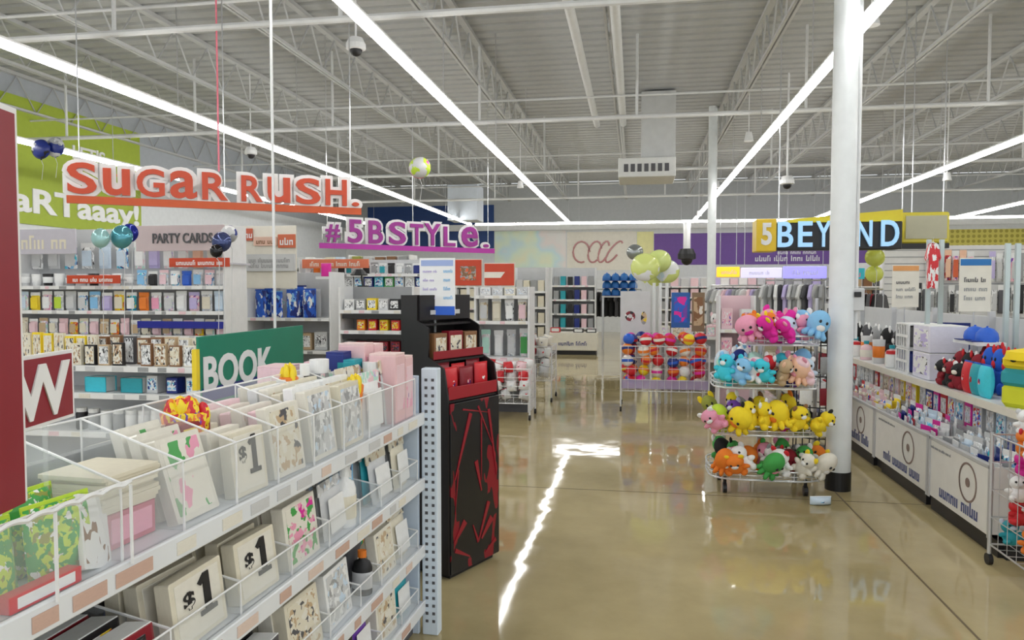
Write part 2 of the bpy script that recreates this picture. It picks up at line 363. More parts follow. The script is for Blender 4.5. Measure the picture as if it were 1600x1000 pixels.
# ceiling: ribbed steel deck
cm = mat((.42,.43,.43), .7)
cb = MB(); y = YF
vs = []; fs = []
while y < YB:
    for (dy, dz) in ((0, 0), (.19, 0), (.22, .05), (.27, .05)): vs += [(XL, y + dy, ZC + dz), (XR, y + dy, ZC + dz)]
    y += .3
fs = [(2*i, 2*i + 1, 2*i + 3, 2*i + 2) for i in range(len(vs)//2 - 1)]
cb.add(vs, fs); cb.box(XL, XR, YF, YB + .3, ZC + .06, ZC + .15)
struct(cb.build('ceiling', cm))
# open-web joists running down the shop
jm = mat((.5,.51,.51), .6)
k = 0; x = -10.95
while x < XR:
    if 1:
        b2 = MB().box(x - .045, x + .045, YF, YB, ZC - .06, ZC - .001).box(x - .045, x - .012, YF, YB, ZC - .66, ZC - .62).box(x + .012, x + .045, YF, YB, ZC - .66, ZC - .62)
        pts = []; y = YF; up = 0
        while y < YB: pts.append((x, y, ZC - .06 if up else ZC - .64)); up ^= 1; y += .42
        b2.tube(pts, .014, 5)
        o = b2.build('ceiling_joist', jm); struct(o)
    x += 2.12
# horizontal bracing pipes with drop rods
for gi, Y in enumerate((6.9, 11.5, 16.6, 21.4)):
    zp = 4.21
    bb = MB().tube([(XL, Y, zp), (XR, Y, zp)], .035, 8)
    x = XL + .8 + gi * .4
    while x < XR: bb.tube([(x, Y, zp), (x, Y, ZC)], .022, 5); x += 2.45
    bb.tube([(XL, Y + .5, zp + .45), (XR, Y + .5, zp + .45)], .018, 6)
    struct(bb.build('ceiling_bracing_pipe', mat((.66,.67,.67), .5)))
# walls
wallm = mat((.72,.75,.78), .7)
struct(bxo('wall_left', (XL - .15, XL, YF, YB, 0, 3.9), wallm)); struct(bxo('wall_left', (XL - .15, XL, YF, YB, 3.9, ZC), mat((.4,.43,.47), .7))); struct(bxo('wall_right', (XR, XR + .15, YF, YB, 0, ZC), wallm))
struct(bxo('wall_back', (XL, XR, YB, YB + .15, 0, 3.95), mat((.72,.74,.75), .7))); struct(bxo('wall_back', (XL, XR, YB, YB + .15, 3.95, ZC), mat((.45,.47,.48), .7)))
# coloured wall graphics
def wallpanel(name, x0, x1, y0, y1, m, label, Y=YB, th=.02):
    a, b_, z0, z1 = span(x0, y0, x1, y1, Y); o = bxo(name, (a, b_, Y - th, Y - .001, z0, z1), m); return tag(o, label, 'wall panel')
ya = 9.0; yb_ = atx(218, 300, XL).y
gp = thing('wall_graphic', 'lime green painted wall panel with white party lettering on the left wall', 'wall panel', (XL, 0, 0))
MB().box(.002, .03, ya, yb_, 2.77, 5.05).build('green_panel', mat((.36,.46,.04), .6), gp)
def wl(s, ylo, yhi, z, h, m=WHITE, off=.02):   # lettering on the left wall, facing +x
    o = letter('letters', s, h, .02, m, gp, (.04, (ylo + yhi) / 2, z), off, yhi - ylo, PI / 2); return o
wl('PaRTaaay!', atx(28, 320, XL).y - .6, yb_ - .1, 2.84, .6, WHITE, .03)
wl("LET'S", 13.0, 13.9, 4.15, .28); MB().box(.03,.04,12.9,14.4,3.98,4.03).build('underline', mat('orange'), gp)
wallpanel('wall_graphic', 575, 772, 322, 389, mat((.012,.05,.2), .5), 'navy blue panel high on the back wall behind the purple lettered sign')
mural = bpy.data.materials.new('pastel_mural'); mural.use_nodes = True
nt = mural.node_tree; n = nt.nodes.new('ShaderNodeTexNoise'); n.inputs['Scale'].default_value = .9; r = nt.nodes.new('ShaderNodeValToRGB')
t_ = nt.nodes.new('ShaderNodeTexCoord'); nt.links.new(t_.outputs['Object'], n.inputs['Vector'])
for p_, c_ in ((.35,(.84,.84,.6,1)),(.45,(.74,.86,.7,1)),(.55,(.62,.8,.82,1)),(.65,(.82,.76,.74,1))):
    e = r.color_ramp.elements.new(p_); e.color = c_
r.color_ramp.elements[0].color = (.88,.86,.62,1); r.color_ramp.elements[-1].color = (.75,.88,.85,1)
nt.links.new(n.outputs['Fac'], r.inputs[0]); nt.links.new(r.outputs[0], nt.nodes['Principled BSDF'].inputs['Base Color'])
wallpanel('wall_mural', 773, 884, 361, 418, mural, 'pastel yellow and aqua mural on the back wall')
wp = wallpanel('wall_graphic', 886, 994, 362, 422, mat('ivory', .6), 'ivory back wall panel with looping pink and brown script')
a0, a1, z0, z1 = span(900, 375, 970, 412, YB - .03)
sb = MB()
for i, (cx, r_) in enumerate(((.12,.3),(.42,.24),(.62,.2),(.85,.3))):
    pts = [(a0 + (a1-a0)*cx + math.cos(q)*r_, YB - .04, (z0+z1)/2 + math.sin(q*1.0+.3*i)*.38) for q in [j*PI/8 for j in range(14)]]
    sb.tube(pts, .035, 5)
so = sb.build('script_lettering', mat((.6,.3,.3), .5)); so.parent = wp
wallpanel('wall_graphic', 995, 1021, 362, 420, mat((.85,.82,.4), .6), 'narrow pale yellow strip of back wall beside the purple panel')
pw = wallpanel('wall_graphic', 1022, 1392, 363, 413, mat((.16,.07,.33), .5), 'long deep purple panel on the back wall')
a0, a1, z0, z1 = span(1180, 399, 1284, 408, YB - .03); o = scribble('small_lettering', a0, a1, z0, z1 - z0, YB - .02, WHITE, pw, 3)
a0, a1, z0, z1 = span(1215, 391, 1282, 397, YB - .03); o = scribble('small_lettering', a0, a1, z0, z1 - z0, YB - .02, WHITE, pw, 4)
yp = bpy.data.materials.new('yellow_dots'); yp.use_nodes = True; nt = yp.node_tree
v = nt.nodes.new('ShaderNodeTexVoronoi'); v.inputs['Scale'].default_value = 6; v.inputs['Randomness'].default_value = 0
t_ = nt.nodes.new('ShaderNodeTexCoord'); nt.links.new(t_.outputs['Object'], v.inputs['Vector']); r = nt.nodes.new('ShaderNodeValToRGB')
r.color_ramp.elements[0].position = .3; r.color_ramp.elements[0].color = (.35,.3,.03,1); r.color_ramp.elements[1].position = .4; r.color_ramp.elements[1].color = (.62,.55,.1,1)
nt.links.new(v.outputs['Distance'], r.inputs[0]); nt.links.new(r.outputs[0], nt.nodes['Principled BSDF'].inputs['Base Color'])
wallpanel('wall_graphic', 1393, 1670, 358, 392, yp, 'yellow dotted panel at the right end of the back wall')
a0, a1, z0, z1 = span(880, 352, 1600, 361, YB - .1)
struct(bxo('trim_2', (-8.5, XR, YB - .12, YB - .001, 3.72, 3.95), mat('white', .5)))

# ================================================================== LIGHTS
lm = emit('lamp_white', (1.0, .99, .96), LAMP)
xs = (-8.6, -5.33, -2.11, 1.76, 5.3, 9.3)
names = ('leftmost ceiling strip light above the party wall', 'strip light second from the left, above the orange lettered sign', 'long strip light over the left side of the central aisle',
         'long strip light running behind the white round column', 'strip light right of the white column', 'rightmost strip light near the yellow dotted wall')
for x, nm in zip(xs, names):
    t = thing('strip_light', 'white glowing ' + nm, 'light', (x, 0, 3.65), 0, 'ceiling strip lights')
    MB().box(-.035, .035, -2.5, 23.6, .0, .055).build('diffuser', lm, t)
    MB().box(-.03, .03, -2.5, 23.6, .056, .085).build('housing', WHITE, t)
    wires(t, [(0, -1.3 + 3.1*i) for i in range(9)], .085, 1.8)
t = thing('strip_light', 'white cross-running strip light near the back wall', 'light', (0, 23.75, 3.65), 0, 'ceiling strip lights')
MB().box(-5.2, 14.5, -.035, .035, 0, .055).build('diffuser', lm, t); MB().box(-5.2, 14.5, -.03, .03, .056, .085).build('housing', WHITE, t)
wires(t, [(-5 + i*3.2, 0) for i in range(7)], .085, 1.8)

# columns
def column(x, y, label, r=.093):
    t = thing('column', label, 'column', (x, y, 0)); t['kind'] = 'structure'
    MB().lathe([(r, 0), (r, ZC)], 28).build('shaft', mat((.82,.86,.88), .35), t, True)
    MB().lathe([(0, 0), (r + .004, 0), (r + .004, .15), (r, .15)], 28).build('black_base_wrap', BLACK, t)
    return t
fc = column(1.6, 6.15, 'white round steel column with a black base beside the plush toy stand')
MB().tube([(.115, .02, 1.2), (.115, .02, ZC - .1)], .014, 8).build('conduit', WHITE, fc)
j = MB().box(.06, .16, -.05, .05, 1.42, 1.6, .008).build('junction_box', mat('light grey', .4), fc); MB().box(.08,.13,-.07,-.051,1.53,1.57,.004).build('switch', BLACK, j)
column(1.6, 16.3, 'thin white column far down the aisle', .09)

# hanging cameras and spots
def pend(px, py, Y, label, stem=.0, kind='dome_camera', s=1.0, topz=None, dark=False):
    p = at(px, py, Y); t = thing(kind, label, 'camera' if 'camera' in kind else 'light', p)
    tz = (topz or ZC) - p.z
    MB().tube([(0, 0, .05 * s), (0, 0, tz)], .012 + stem, 8).build('stem', WHITE, t)
    MB().lathe([(0, .08*s), (.07*s, .08*s), (.1*s, .02*s), (.1*s, -.03*s), (.08*s, -.04*s), (0, -.04*s)], 16).build('housing', BLACK if dark else WHITE, t)
    MB().ball((0, 0, -.04 * s), .065 * s, 12, 8).build('lens_dome', BLACK, t, True)
pend(556, 72, 8.0, 'white dome camera hanging beside the left aisle strip light', 0, s=1.1)
pend(1230, 284, 14.0, 'white dome camera on a long stem left of the round column', .006, s=1.25)
pend(1073, 400, 23.75, 'large black dome camera on a thick white post over the aisle', .1, s=2.8, dark=True, topz=3.65)
pend(392, 238, 12.45, 'small white ceiling camera above the orange lettered sign', 0, s=1.1)
for i, (px, py, Y, l_) in enumerate(((1170,216,13,'white spotlight left of the round column, nearest the ceiling grid'),(1362,32,8,'white spotlight just right of the round column top'),(1480,278,15,'white spotlight beside the right strip light'),(1120,290,18,'small white spotlight by the thin far column'),(1092,335,21,'tiny white spotlight where the strip light meets the back'),(813,290,17,'small white spotlight under the left aisle strip light'))):
    p = at(px, py, Y); t = thing('spotlight', l_, 'light', p); MB().tube([(0,0,.05),(0,0,ZC-p.z)], .009, 5).build('stem', WHITE, t)
    MB().lathe([(0,.1),(.05,.1),(.08,-.05),(0,-.05)],12).build('lamp_head', WHITE, t)
# ventilation unit
a0, a1, z0, z1 = span(966, 246, 1056, 276, 14.5)
t = thing('ceiling_vent_unit', 'boxy white ventilation unit with slotted grille hanging below the deck', 'vent', ((a0+a1)/2, 14.5, z0))
W = a1 - a0
MB().box(-W/2, W/2, 0, 1.1, 0, .37, .01).build('casing', mat((.72,.73,.72), .5), t)
MB().box(-W*.1, W*.5, .15, 1.0, .37, ZC - z0 - .05).build('duct_drop', mat((.6,.61,.61), .5), t)
g = MB()
for i in range(7): g.box(-W*.4 + i*W*.118, -W*.4 + i*W*.118 + W*.075, -.012, -.001, .1, .25)
g.build('grille_slots', mat('dark grey'), t)
a0, a1, z0, z1 = span(699, 290, 746, 344, 22)
tag(bxo('air_duct', (a0, a1, 22, 22.9, z0, ZC - .7), mat((.66,.72,.8), .5), None, .01), 'pale blue-grey square duct dropping near the navy wall panel', 'duct')
# long round duct hint along the joists
for (x, nm) in ((-.75, 'left'), (-.25, 'right')):
    tag(MB().tube([(x, 3, 4.72), (x, 14.3, 4.72)], .06, 10).build('conduit_pipe', mat((.6,.61,.6), .5), None, True), f'{nm} one of two grey pipes running overhead to the vent unit', 'pipe', 'overhead conduit pipes')

# ================================================================== HANGING LETTERED SIGNS
def lettered(label, p0, p1, z0, chars, hgt, fill, outline, barm, barh, name='hanging_sign', tops=None):
    """chars: list of (glyph, centre fraction, width fraction, height scale, dz)"""
    p0 = Vector((*p0, 0)); p1 = Vector((*p1, 0)); d = p1 - p0; Ln = d.length; rz = math.atan2(d.y, d.x)
    t = thing(name, label, 'sign', (p0.x, p0.y, z0), rz)
    MB().box(0, Ln, -.02, .02, -barh, 0).build('base_bar', barm, t)
    for (g_, cx, wd, hs, dz) in chars:
        o = letter('letter', g_, hgt * hs, .03, fill, t, (cx * Ln, -.03, dz + .015), .018, wd * Ln)
        b_ = letter('letter_outline', g_, hgt * hs + .075, .03, outline, t, (cx * Ln, .0, dz - .022), .11, wd * Ln + .085)
    wires(t, [(fx * Ln, 0) for fx in (.04, .5, .96)], 0, ZC - z0)
    return t
red = mat((.6,.06,.012), .4)
q0 = at(104, 300, 6.0); q1 = at(564, 330, 7.5)
chars = []
for g_, x in (('S',128),('U',184),('G',241),('a',289),('R',336),('R',391),('U',435),('S',482),('H',522),('.',553)):
    pass
Ln_px = 460.0
def fr_of(px): # fraction along the sign whose image is at px
    lo, hi = 0, 1
    for _ in range(30):
        m_ = (lo + hi) / 2; P = q0.lerp(q1, m_); d_ = P - Vector((0,0,CAMZ)); l_ = CM.transposed() @ d_; x_ = 800 + F * l_.x / -l_.z
        if x_ < px: lo = m_
        else: hi = m_
    return lo
for g_, x0_, x1_, hs, dz in (('S',106,152,1.06,.0),('u',162,204,.92,.0),('G',214,258,.98,0),('a',266,308,.98,0),('R',316,356,.98,0),('R',377,410,.95,.0),('u',418,453,.95,0),('S',462,500,.98,0),('H',508,541,1.0,0),('.',549,560,.16,0)):
    a_, b2 = fr_of(x0_), fr_of(x1_); chars.append((g_, (a_ + b2) / 2, b2 - a_, hs, dz))
sr = lettered('large red-orange hanging sign reading SUGAR RUSH with white outlined letters', (q0.x, q0.y), (q1.x, q1.y), (q0.z + q1.z) / 2 + .0, chars, .27, red, mat('white', .4), mat((.62,.09,.012), .4), .07)
# slant so that the bar falls away as the photograph shows
q0 = at(499, 378, 10.5); q1 = at(772, 390, 12.6)
chars = []
for g_, x0_, x1_, hs in (('#',508,530,.75),('5',543,565,1),('B',575,597,1),('S',607,633,1),('T',640,660,.95),('Y',662,687,1),('L',692,710,.9),('e',720,745,.95),('.',754,762,.16)):
    a_, b2 = fr_of(x0_), fr_of(x1_); chars.append((g_, (a_ + b2) / 2, b2 - a_, hs, 0))
lettered('hanging sign reading #5BSTYLE in magenta letters outlined in white', (q0.x, q0.y), (q1.x, q1.y), (q0.z + q1.z) / 2, chars, .36, mat((.36,.02,.3), .4), mat('white', .4), mat((.5,.03,.4), .4), .08)
# BEYOND sign
Yb = 10.0
a0, a1, z0, z1 = span(1181, 341, 1410, 390, Yb)
t = thing('hanging_sign', 'black and yellow hanging box sign with pale blue letters reading BEYOND', 'sign', (a0, Yb, z0))
W = a1 - a0; H = z1 - z0
MB().box(.26, W, .0, .3, .0, H - .05, .01).build('black_box', BLACK, t)
MB().box(0, .25, -.05, .3, -.02, H, .01).build('yellow_block', mat((.8,.55,.02), .4), t)
MB().prism([(.4, H - .05), (W, H - .05), (W, H + .1), (W*.5, H + .03), (.4, H - .01)], .0, .9).build('yellow_top_cap', mat((.75,.62,.02), .4), t)
letter('letter', '5', H * .72, .02, WHITE, t, (.125, -.06, .06), .03, .13)
lb = emit('sign_blue', (.35, .62, .9), .35)
for g_, x0_, x1_ in (('B',1213,1240),('E',1245,1270),('Y',1273,1299),('O',1303,1332),('N',1337,1363),('D',1374,1405)):
    A = at(x0_, 365, Yb).x - a0; B_ = at(x1_, 365, Yb).x - a0
    letter('letter', g_, H * .82, .03, lb, t, ((A + B_) / 2, -.03, .035), .015, (B_ - A) * .9)
wires(t, [(fx, .1) for fx in (.3, 1.0, 1.8)], H - .05, ZC - z0, .008)
a0, a1, z0, z1 = span(1410, 337, 1484, 373, 10.9)
t = thing('hanging_sign', 'grey-faced box sign with a yellow frame right of the BEYOND letters', 'sign', (a0, 10.9, z0))
MB().box(0, a1-a0, 0, .25, -.06, z1-z0+.05, .02).build('yellow_frame', mat((.7,.6,.05), .4), t)
MB().box(.04, a1-a0-.04, -.02, -.001, .0, z1-z0).build('grey_face', mat((.5,.49,.36), .5), t)
MB().box(.0, a1-a0, .0, .25, -.13, -.061).build('black_underside', BLACK, t)
wires(t, [(.15,.1),(.55,.1)], z1-z0, ZC-z0, .008)
# string and thin pole
p = at(342, 268, 7.0); tag(MB().tube([p, (p.x, p.y, ZC)], .009, 5).build('ribbon', mat((.85,.2,.28), .5)), 'thin pink-red ribbon hanging from the ceiling onto the orange sign', 'ribbon')
p = at(430, 528, 4.4); tag(MB().tube([p, (p.x, p.y, ZC)], .009, 6).build('hanging_rod', WHITE), 'thin white rod dropping from the ceiling to the green sign', 'rod')

# ================================================================== FOREGROUND GONDOLA (faces +x)
GX, GY0, GY1 = -.955, .3, 3.25
TILT = .0465
GW0 = GY1 - GY0
gf = Frame(GX - GW0/2 * math.sin(TILT), GY1 - GW0/2 * math.cos(TILT), PI / 2 - TILT)          # local x = +Y, local y = -X
GW = GY1 - GY0
SH = (.16, .42, .73, 1.03)
t = thing('gondola_shelving', 'white steel gondola shelving in the left foreground with four tiers', 'shelf', gf.w(0, 0, 0), gf.rz)
MB().box(-GW/2, GW/2, .30, .33, .02, 1.2).build('back_panel', mat((.2,.21,.22), .6), t)  # panel colour darkened to stand in for shade between the shelves
MB().box(-GW/2, GW/2, .05, .299, 0, .11).build('base_plinth', mat('dark grey', .7), t)
tagm = [mat((.62,.42,.34)), mat((.75,.6,.52)), mat('ivory'), mat('light grey')]
for z in SH:
    s = MB().box(-GW/2, GW/2 - .03, .0, .299, z - .03, z, .004).build('shelf', mat((.74,.78,.84), .35), t)
    MB().box(-GW/2, GW/2 - .03, -.014, -.001, z - .05, z + .006, .003).build('price_strip', mat((.8,.83,.86), .3), s)
    x = -GW/2 + .03; rr = random.Random(int(z*100))
    while x < GW/2 - .2:
        w_ = rr.uniform(.05, .11); tagpart('price_label', s, x, w_, -.0155, z - .023, .03, tagm[rr.choice((0,0,1,2,3))]); x += w_ + rr.uniform(.02, .12)
    for bx_ in (-GW/2 + .3, .3): MB().prism([(0,0),(.001,0),(.001,.001)],0,.001)
# end panel and slotted post
MB().box(GW/2 - .029, GW/2 - .008, .02, .299, .0, 1.2, .003).build('end_panel', mat((.62,.72,.84), .4), t)
po = MB().box(GW/2 - .028, GW/2 + .03, -.072, .004, .0, 1.235, .004).build('slotted_post', mat((.72,.82,.92), .3), t)
sl = MB(); z = .06
while z < 1.2: sl.box(GW/2 - .0305, GW/2 - .0275, -.058, -.045, z, z + .013); sl.box(GW/2 - .0305, GW/2 - .0275, -.026, -.013, z, z + .013); z += .036
sl.build('post_slots', mat('dark grey'), po)
# clear divided trays on the three upper shelves
def tray(zs, cuts, hf, hb_, label, y0=.008, y1=.285, wirefront=False):
    tr = thing('divider_tray', label, 'tray', gf.w(0, 0, zs), gf.rz, 'clear divider trays')
    X0, X1 = cuts[0] - gf.y, cuts[-1] - gf.y
    MB().box(X0, X1, y0, y0 + .004, .0, hf).build('front_guard', CLEAR, tr)
    MB().box(X0, X1, y1 - .004, y1, .0, hb_).build('rear_guard', CLEAR, tr)
    MB().tube([(X0, y0, hf), (X1, y0, hf)], .003, 5).build('front_rim', mat('white', .3), tr)
    MB().tube([(X0, y1, hb_), (X1, y1, hb_)], .003, 5).build('rear_rim', mat('white', .3), tr)
    for c_ in cuts:
        x = c_ - gf.y
        d_ = MB().add([(x,y0,0),(x,y1,0),(x,y1,hb_),(x,y0,hf),(x+.003,y0,0),(x+.003,y1,0),(x+.003,y1,hb_),(x+.003,y0,hf)],[(3,2,1,0),(4,5,6,7),(0,1,5,4),(1,2,6,5),(2,3,7,6),(3,0,4,7)]).build('divider', CLEAR, tr)
        MB().tube([(x, y0, 0), (x, y0, hf), (x, y1, hb_), (x, y1, 0)], .0035, 5).build('divider_rim', mat('white', .3), d_)
cuts1 = [1.0, 1.355, 1.555, 1.77, 1.98, 2.2, 2.42, 2.64, 2.88, 3.15]
tray(SH[3], cuts1, .165, .255, 'clear divided tray of card packs on the top shelf')
cuts2 = [.9, 1.2, 1.5, 1.78, 2.05, 2.3, 2.55, 2.75, 2.97, 3.18]
tray(SH[2], cuts2, .09, .14, 'clear divided tray on the second shelf down')
tray(SH[1], cuts2, .08, .12, 'clear divided tray on the third shelf down')
tray(SH[0], cuts2, .07, .1, 'clear divided tray on the bottom shelf')
LV = {3: 'top shelf', 2: 'second shelf down', 1: 'third shelf down', 0: 'bottom shelf'}
def lane(lv, k, n, kind, h, col, prints, noun, cuts, wf=.82, dp=.03, y0=.025, y1=.275, one=None, cat='pack'):
    """a lane of packs one behind the other, facing the aisle; k = compartment index"""
    c0, c1 = cuts[k], cuts[k + 1]; cx = (c0 + c1) / 2 - gf.y; wd = (c1 - c0) * wf; out = []
    for i in range(n):
        y = y0 + dp/2 + (y1 - y0 - dp) * i / max(1, n - 1) if n > 1 else y0 + dp
        c = col[i % len(col)]; p = prints[i % len(prints)]
        hh = h * random.uniform(.93, 1.04)
        lab = f"{c} printed {noun}, {nth(i)} from the front in {nth(k)} compartment of {LV[lv]}"
        o = item(kind, gf.w(cx + random.uniform(-.01, .01), y, SH[lv] + .001), (wd, dp, hh), gf.rz + random.uniform(-.05, .05), lab, cat, 'packs in foreground compartments', [mat(c, .35), mat('ivory', .4) if p == 'plain' else pr(p, 10), mat('white', .4)], None, (-.1 + random.uniform(-.05, .05), 0))
        out.append(o)
        if one and i == 0:
            MB().prism([(-.02,.3),(.3,.3),(.3,.37),(.2,.37),(.2,.9),(.1,.9),(-.02,.79),(.03,.74),(.08,.78),(.08,.37),(-.02,.37)], -.64, -.545).build('price_figure', BLACK, o); letter('price_figure', '$', .26, .06, BLACK, o, (-.2, -.6, .5), .03, .2)
    return out
# top shelf, compartments counted from the camera
for q_ in (-.09, .09):
    for i in range(3): item('bag', gf.w(1.17 + q_ - gf.y, .06 + i*.08, SH[3] + .001), (.15, .06, .15 + .01*i), gf.rz + random.uniform(-.1, .1), f'green leaf-printed treat bag, {nth(i)} from the front in the {"nearer" if q_ < 0 else "farther"} file by the wire basket', 'treat bag', 'leafy treat bags', [pmat(['green','lime','olive','white'], 12), pmat(['lime','green','brown','white'], 9), mat('lime')], None, (-.12, 0))
lane(3, 3, 4, 'card', .19, ['cream','ivory'], ['plain'], 'number card pack', cuts1, .72, .035, one='$1')
lane(3, 4, 6, 'card', .21, ['ivory','pale pink'], ['craft','floral'], 'card pack', cuts1, .8, .035)
lane(3, 5, 6, 'card', .235, ['ivory','white','cream'], ['grey mix','craft'], 'card pack', cuts1, .85, .035)
lane(3, 6, 6, 'card', .24, ['cream','white'], ['grey mix','craft'], 'card pack', cuts1, .88, .035)
lane(3, 7, 4, 'pack', .25, ['white','light grey'], ['pastel','craft'], 'craft pack', cuts1, .85, .05)
lane(3, 8, 3, 'pack', .26, ['light grey','pale pink'], ['craft','pinks'], 'craft pack', cuts1, .85, .06)
# special pieces on the top shelf
G = 'loose items on the foreground top shelf'
for i in range(9):
    item('card', gf.w(1.46 - gf.y + random.uniform(-.008,.008), .15 + random.uniform(-.008,.008), SH[3] + .083 + i*.0095), (.17, .17, .009), gf.rz + random.uniform(-.06,.06), f'cream notepad, {nth(i)} from the bottom of the stack beside the floral card pack', 'notepad', 'stack of cream notepads', [mat('cream', .7), mat('ivory', .7)], 'notepad', parts=False)
item('box', gf.w(1.46 - gf.y, .15, SH[3] + .001), (.16, .16, .08), gf.rz, 'dark pink box under the stack of cream notepads', 'box', G, [mat((.55,.12,.2)), mat('pink'), mat('dark red')])
for i in range(3):
    item('card', gf.w(1.655 - gf.y + i*.006, .05 + i*.055, SH[3] + .001), (.165 - i*.01, .03, .21 + i*.01), gf.rz, f'cellophane-wrapped floral card pack, {nth(i)} from the front beside the notepad stack', 'card pack', 'floral card packs', [mat('ivory', .15), pmat(['ivory','ivory','green','pink'], 4.2), mat('white')], None, (-.3, 0))
item('flower', gf.w(1.87 - gf.y, .235, SH[3] + .001), (.17, .1, .27), 0, 'yellow and red paper bouquet in the clear tray', 'bouquet', G, [pmat(['yellow','orange','red','purple'], 14), pmat(['yellow','red','orange','purple'], 12)])
item('card', gf.w(1.84 - gf.y, .2, SH[3] + .001), (.13, .05, .2), gf.rz, 'dark red card pack behind the number card packs', 'card pack', G, [mat('dark red'), pr('warm'), mat('red')])
for i, (yy, xx, hh, c, kn) in enumerate(((2.63,.0,.25,'yellow','flower'),(2.5,.26,.3,'yellow','flower'),(2.9,.2,.27,'teal','box'),(2.9,.25,.3,'navy','box'),(2.7,.24,.29,'grey','jar'),(2.62,.26,.28,'black','bottle'),(2.93,.12,.26,'red','jar'))):
    item(kn, gf.w(yy - gf.y, max(xx, .06), SH[3] + .001), (.09, .08, hh), gf.rz, f'{c} {"artificial flower bunch" if kn=="flower" else kn} standing among the card packs near the end of the top shelf' if i != 1 else 'small yellow artificial flower at the back of the top shelf', kn if kn != 'flower' else 'flower', G, [mat('orange' if kn == 'flower' else c), mat('yellow' if kn in ('flower','box') else 'white'), mat(c)])
for i, (yy, xx, w_, h_) in enumerate(((2.98,.07,.16,.29),(2.98,.21,.14,.33),(3.09,.07,.13,.27),(3.09,.21,.14,.32))):
    item('box', gf.w(yy - gf.y, xx, SH[3] + .001), (w_*.7, .12, h_), gf.rz, f'pale pink box with purple spot, {nth(i)} of the group at the far end of the top shelf', 'box', 'pink boxes at the shelf end', [mat((.8,.52,.54)), pmat(['pale pink','pale pink','pink','purple'], 3), mat((.85,.62,.6))])
# leaning white card with brown print in first compartments and red pad
item('card', gf.w(1.31 - gf.y, .03, SH[3] + .001), (.1, .01, .15), gf.rz + .2, 'white leaning card with brown picture beside the leafy bags', 'card', G, [mat('white'), pmat(['white','white','brown','green'], 3)], None, (-.25, .3))
item('box', gf.w(1.17 - gf.y, -.045 + .07, SH[3] + .001), (.16, .03, .03), gf.rz, 'flat red box at the near end of the top shelf', 'box', G, [mat('red'), mat('white'), mat('red')])
# second shelf down
lane(2, 0, 3, 'box', .1, ['dark red','black'], ['dark'], 'kit box', cuts2, .9, .07)
lane(2, 1, 3, 'box', .11, ['dark red','black'], ['dark','primary'], 'kit box', cuts2, .9, .07)
lane(2, 2, 4, 'card', .165, ['cream'], ['plain'], 'number card pack', cuts2, .75, .04, one='$1')
lane(2, 3, 4, 'card', .175, ['cream'], ['plain'], 'number card pack', cuts2, .72, .04, one='$1')
lane(2, 4, 6, 'card', .2, ['ivory'], ['floral','pastel'], 'floral pack', cuts2, .85, .04)
lane(2, 5, 6, 'pack', .2, ['light grey'], ['grey mix'], 'stationery pack', cuts2, .8, .045)
lane(2, 7, 6, 'pack', .22, ['light grey','teal'], ['craft','grey mix'], 'craft pack', cuts2, .85, .05)
lane(2, 8, 6, 'pack', .22, ['cream','grey'], ['craft','mono'], 'craft pack', cuts2, .85, .05)
G2 = 'loose items on the foreground lower shelves'
item('bottle', gf.w(2.52 - gf.y, .055, SH[2] + .001), (.085, .085, .22), 0, 'tall white bottle with pale label on the second shelf down', 'bottle', G2, [mat('white', .25), mat('white'), mat('cream')])
item('box', gf.w(2.6 - gf.y, .15, SH[2] + .001), (.2, .1, .24), gf.rz, 'bright blue box behind the tall white bottle', 'box', G2, [mat('sky blue'), pr('cool'), mat('blue')])
item('box', gf.w(2.46 - gf.y, .2, SH[2] + .001), (.16, .09, .24), gf.rz, 'dark blue box at the back of the second shelf', 'box', G2, [mat('navy'), pr('cool'), mat('blue')])
for k_, (yy, cc) in enumerate(((1.62, 'black'), (1.9, 'dark grey'), (2.16, 'black'))):
    item('box', gf.w(yy - gf.y, .24, SH[2] + .001), (.22, .05, .22), gf.rz, f'{cc} boxed kit, {nth(k_)} along the rear of the second shelf behind the number packs', 'box', G2, [mat(cc), pr('dark'), mat(cc)])
# third shelf down
for k in (1, 2, 3): lane(1, k, 3, 'box', .14, ['dark grey','black'], ['dark','mono'], 'kit box', cuts2, .9, .08)
lane(1, 4, 5, 'card', .19, ['cream','ivory'], ['craft'], 'card pack', cuts2, .8, .05)
lane(1, 5, 5, 'card', .2, ['white','light grey'], ['grey mix'], 'card pack', cuts2, .8, .05)
lane(1, 7, 6, 'card', .2, ['ivory','cream'], ['craft','pastel'], 'card pack', cuts2, .85, .04)
lane(1, 8, 6, 'pack', .21, ['cream','light grey'], ['craft','mono'], 'craft pack', cuts2, .85, .05)
item('bottle', gf.w(2.66 - gf.y, .05, SH[1] + .001), (.08, .06, .17), 0, 'black pouch bottle with silver label on the third shelf down', 'bottle', G2, [mat('black'), mat('orange'), mat('silver')])
item('flower', gf.w(2.7 - gf.y, .14, SH[1] + .001), (.17, .13, .25), 0, 'green and orange artificial plant on the third shelf down', 'plant', G2, [mat('dark grey'), pmat(['green','teal','orange','olive'], 9)])
item('flower', gf.w(2.6 - gf.y, .21, SH[1] + .001), (.17, .13, .25), 0, 'teal artificial plant behind the orange one on the third shelf', 'plant', G2, [mat('dark grey'), pmat(['teal','green','lime','navy'], 9)])
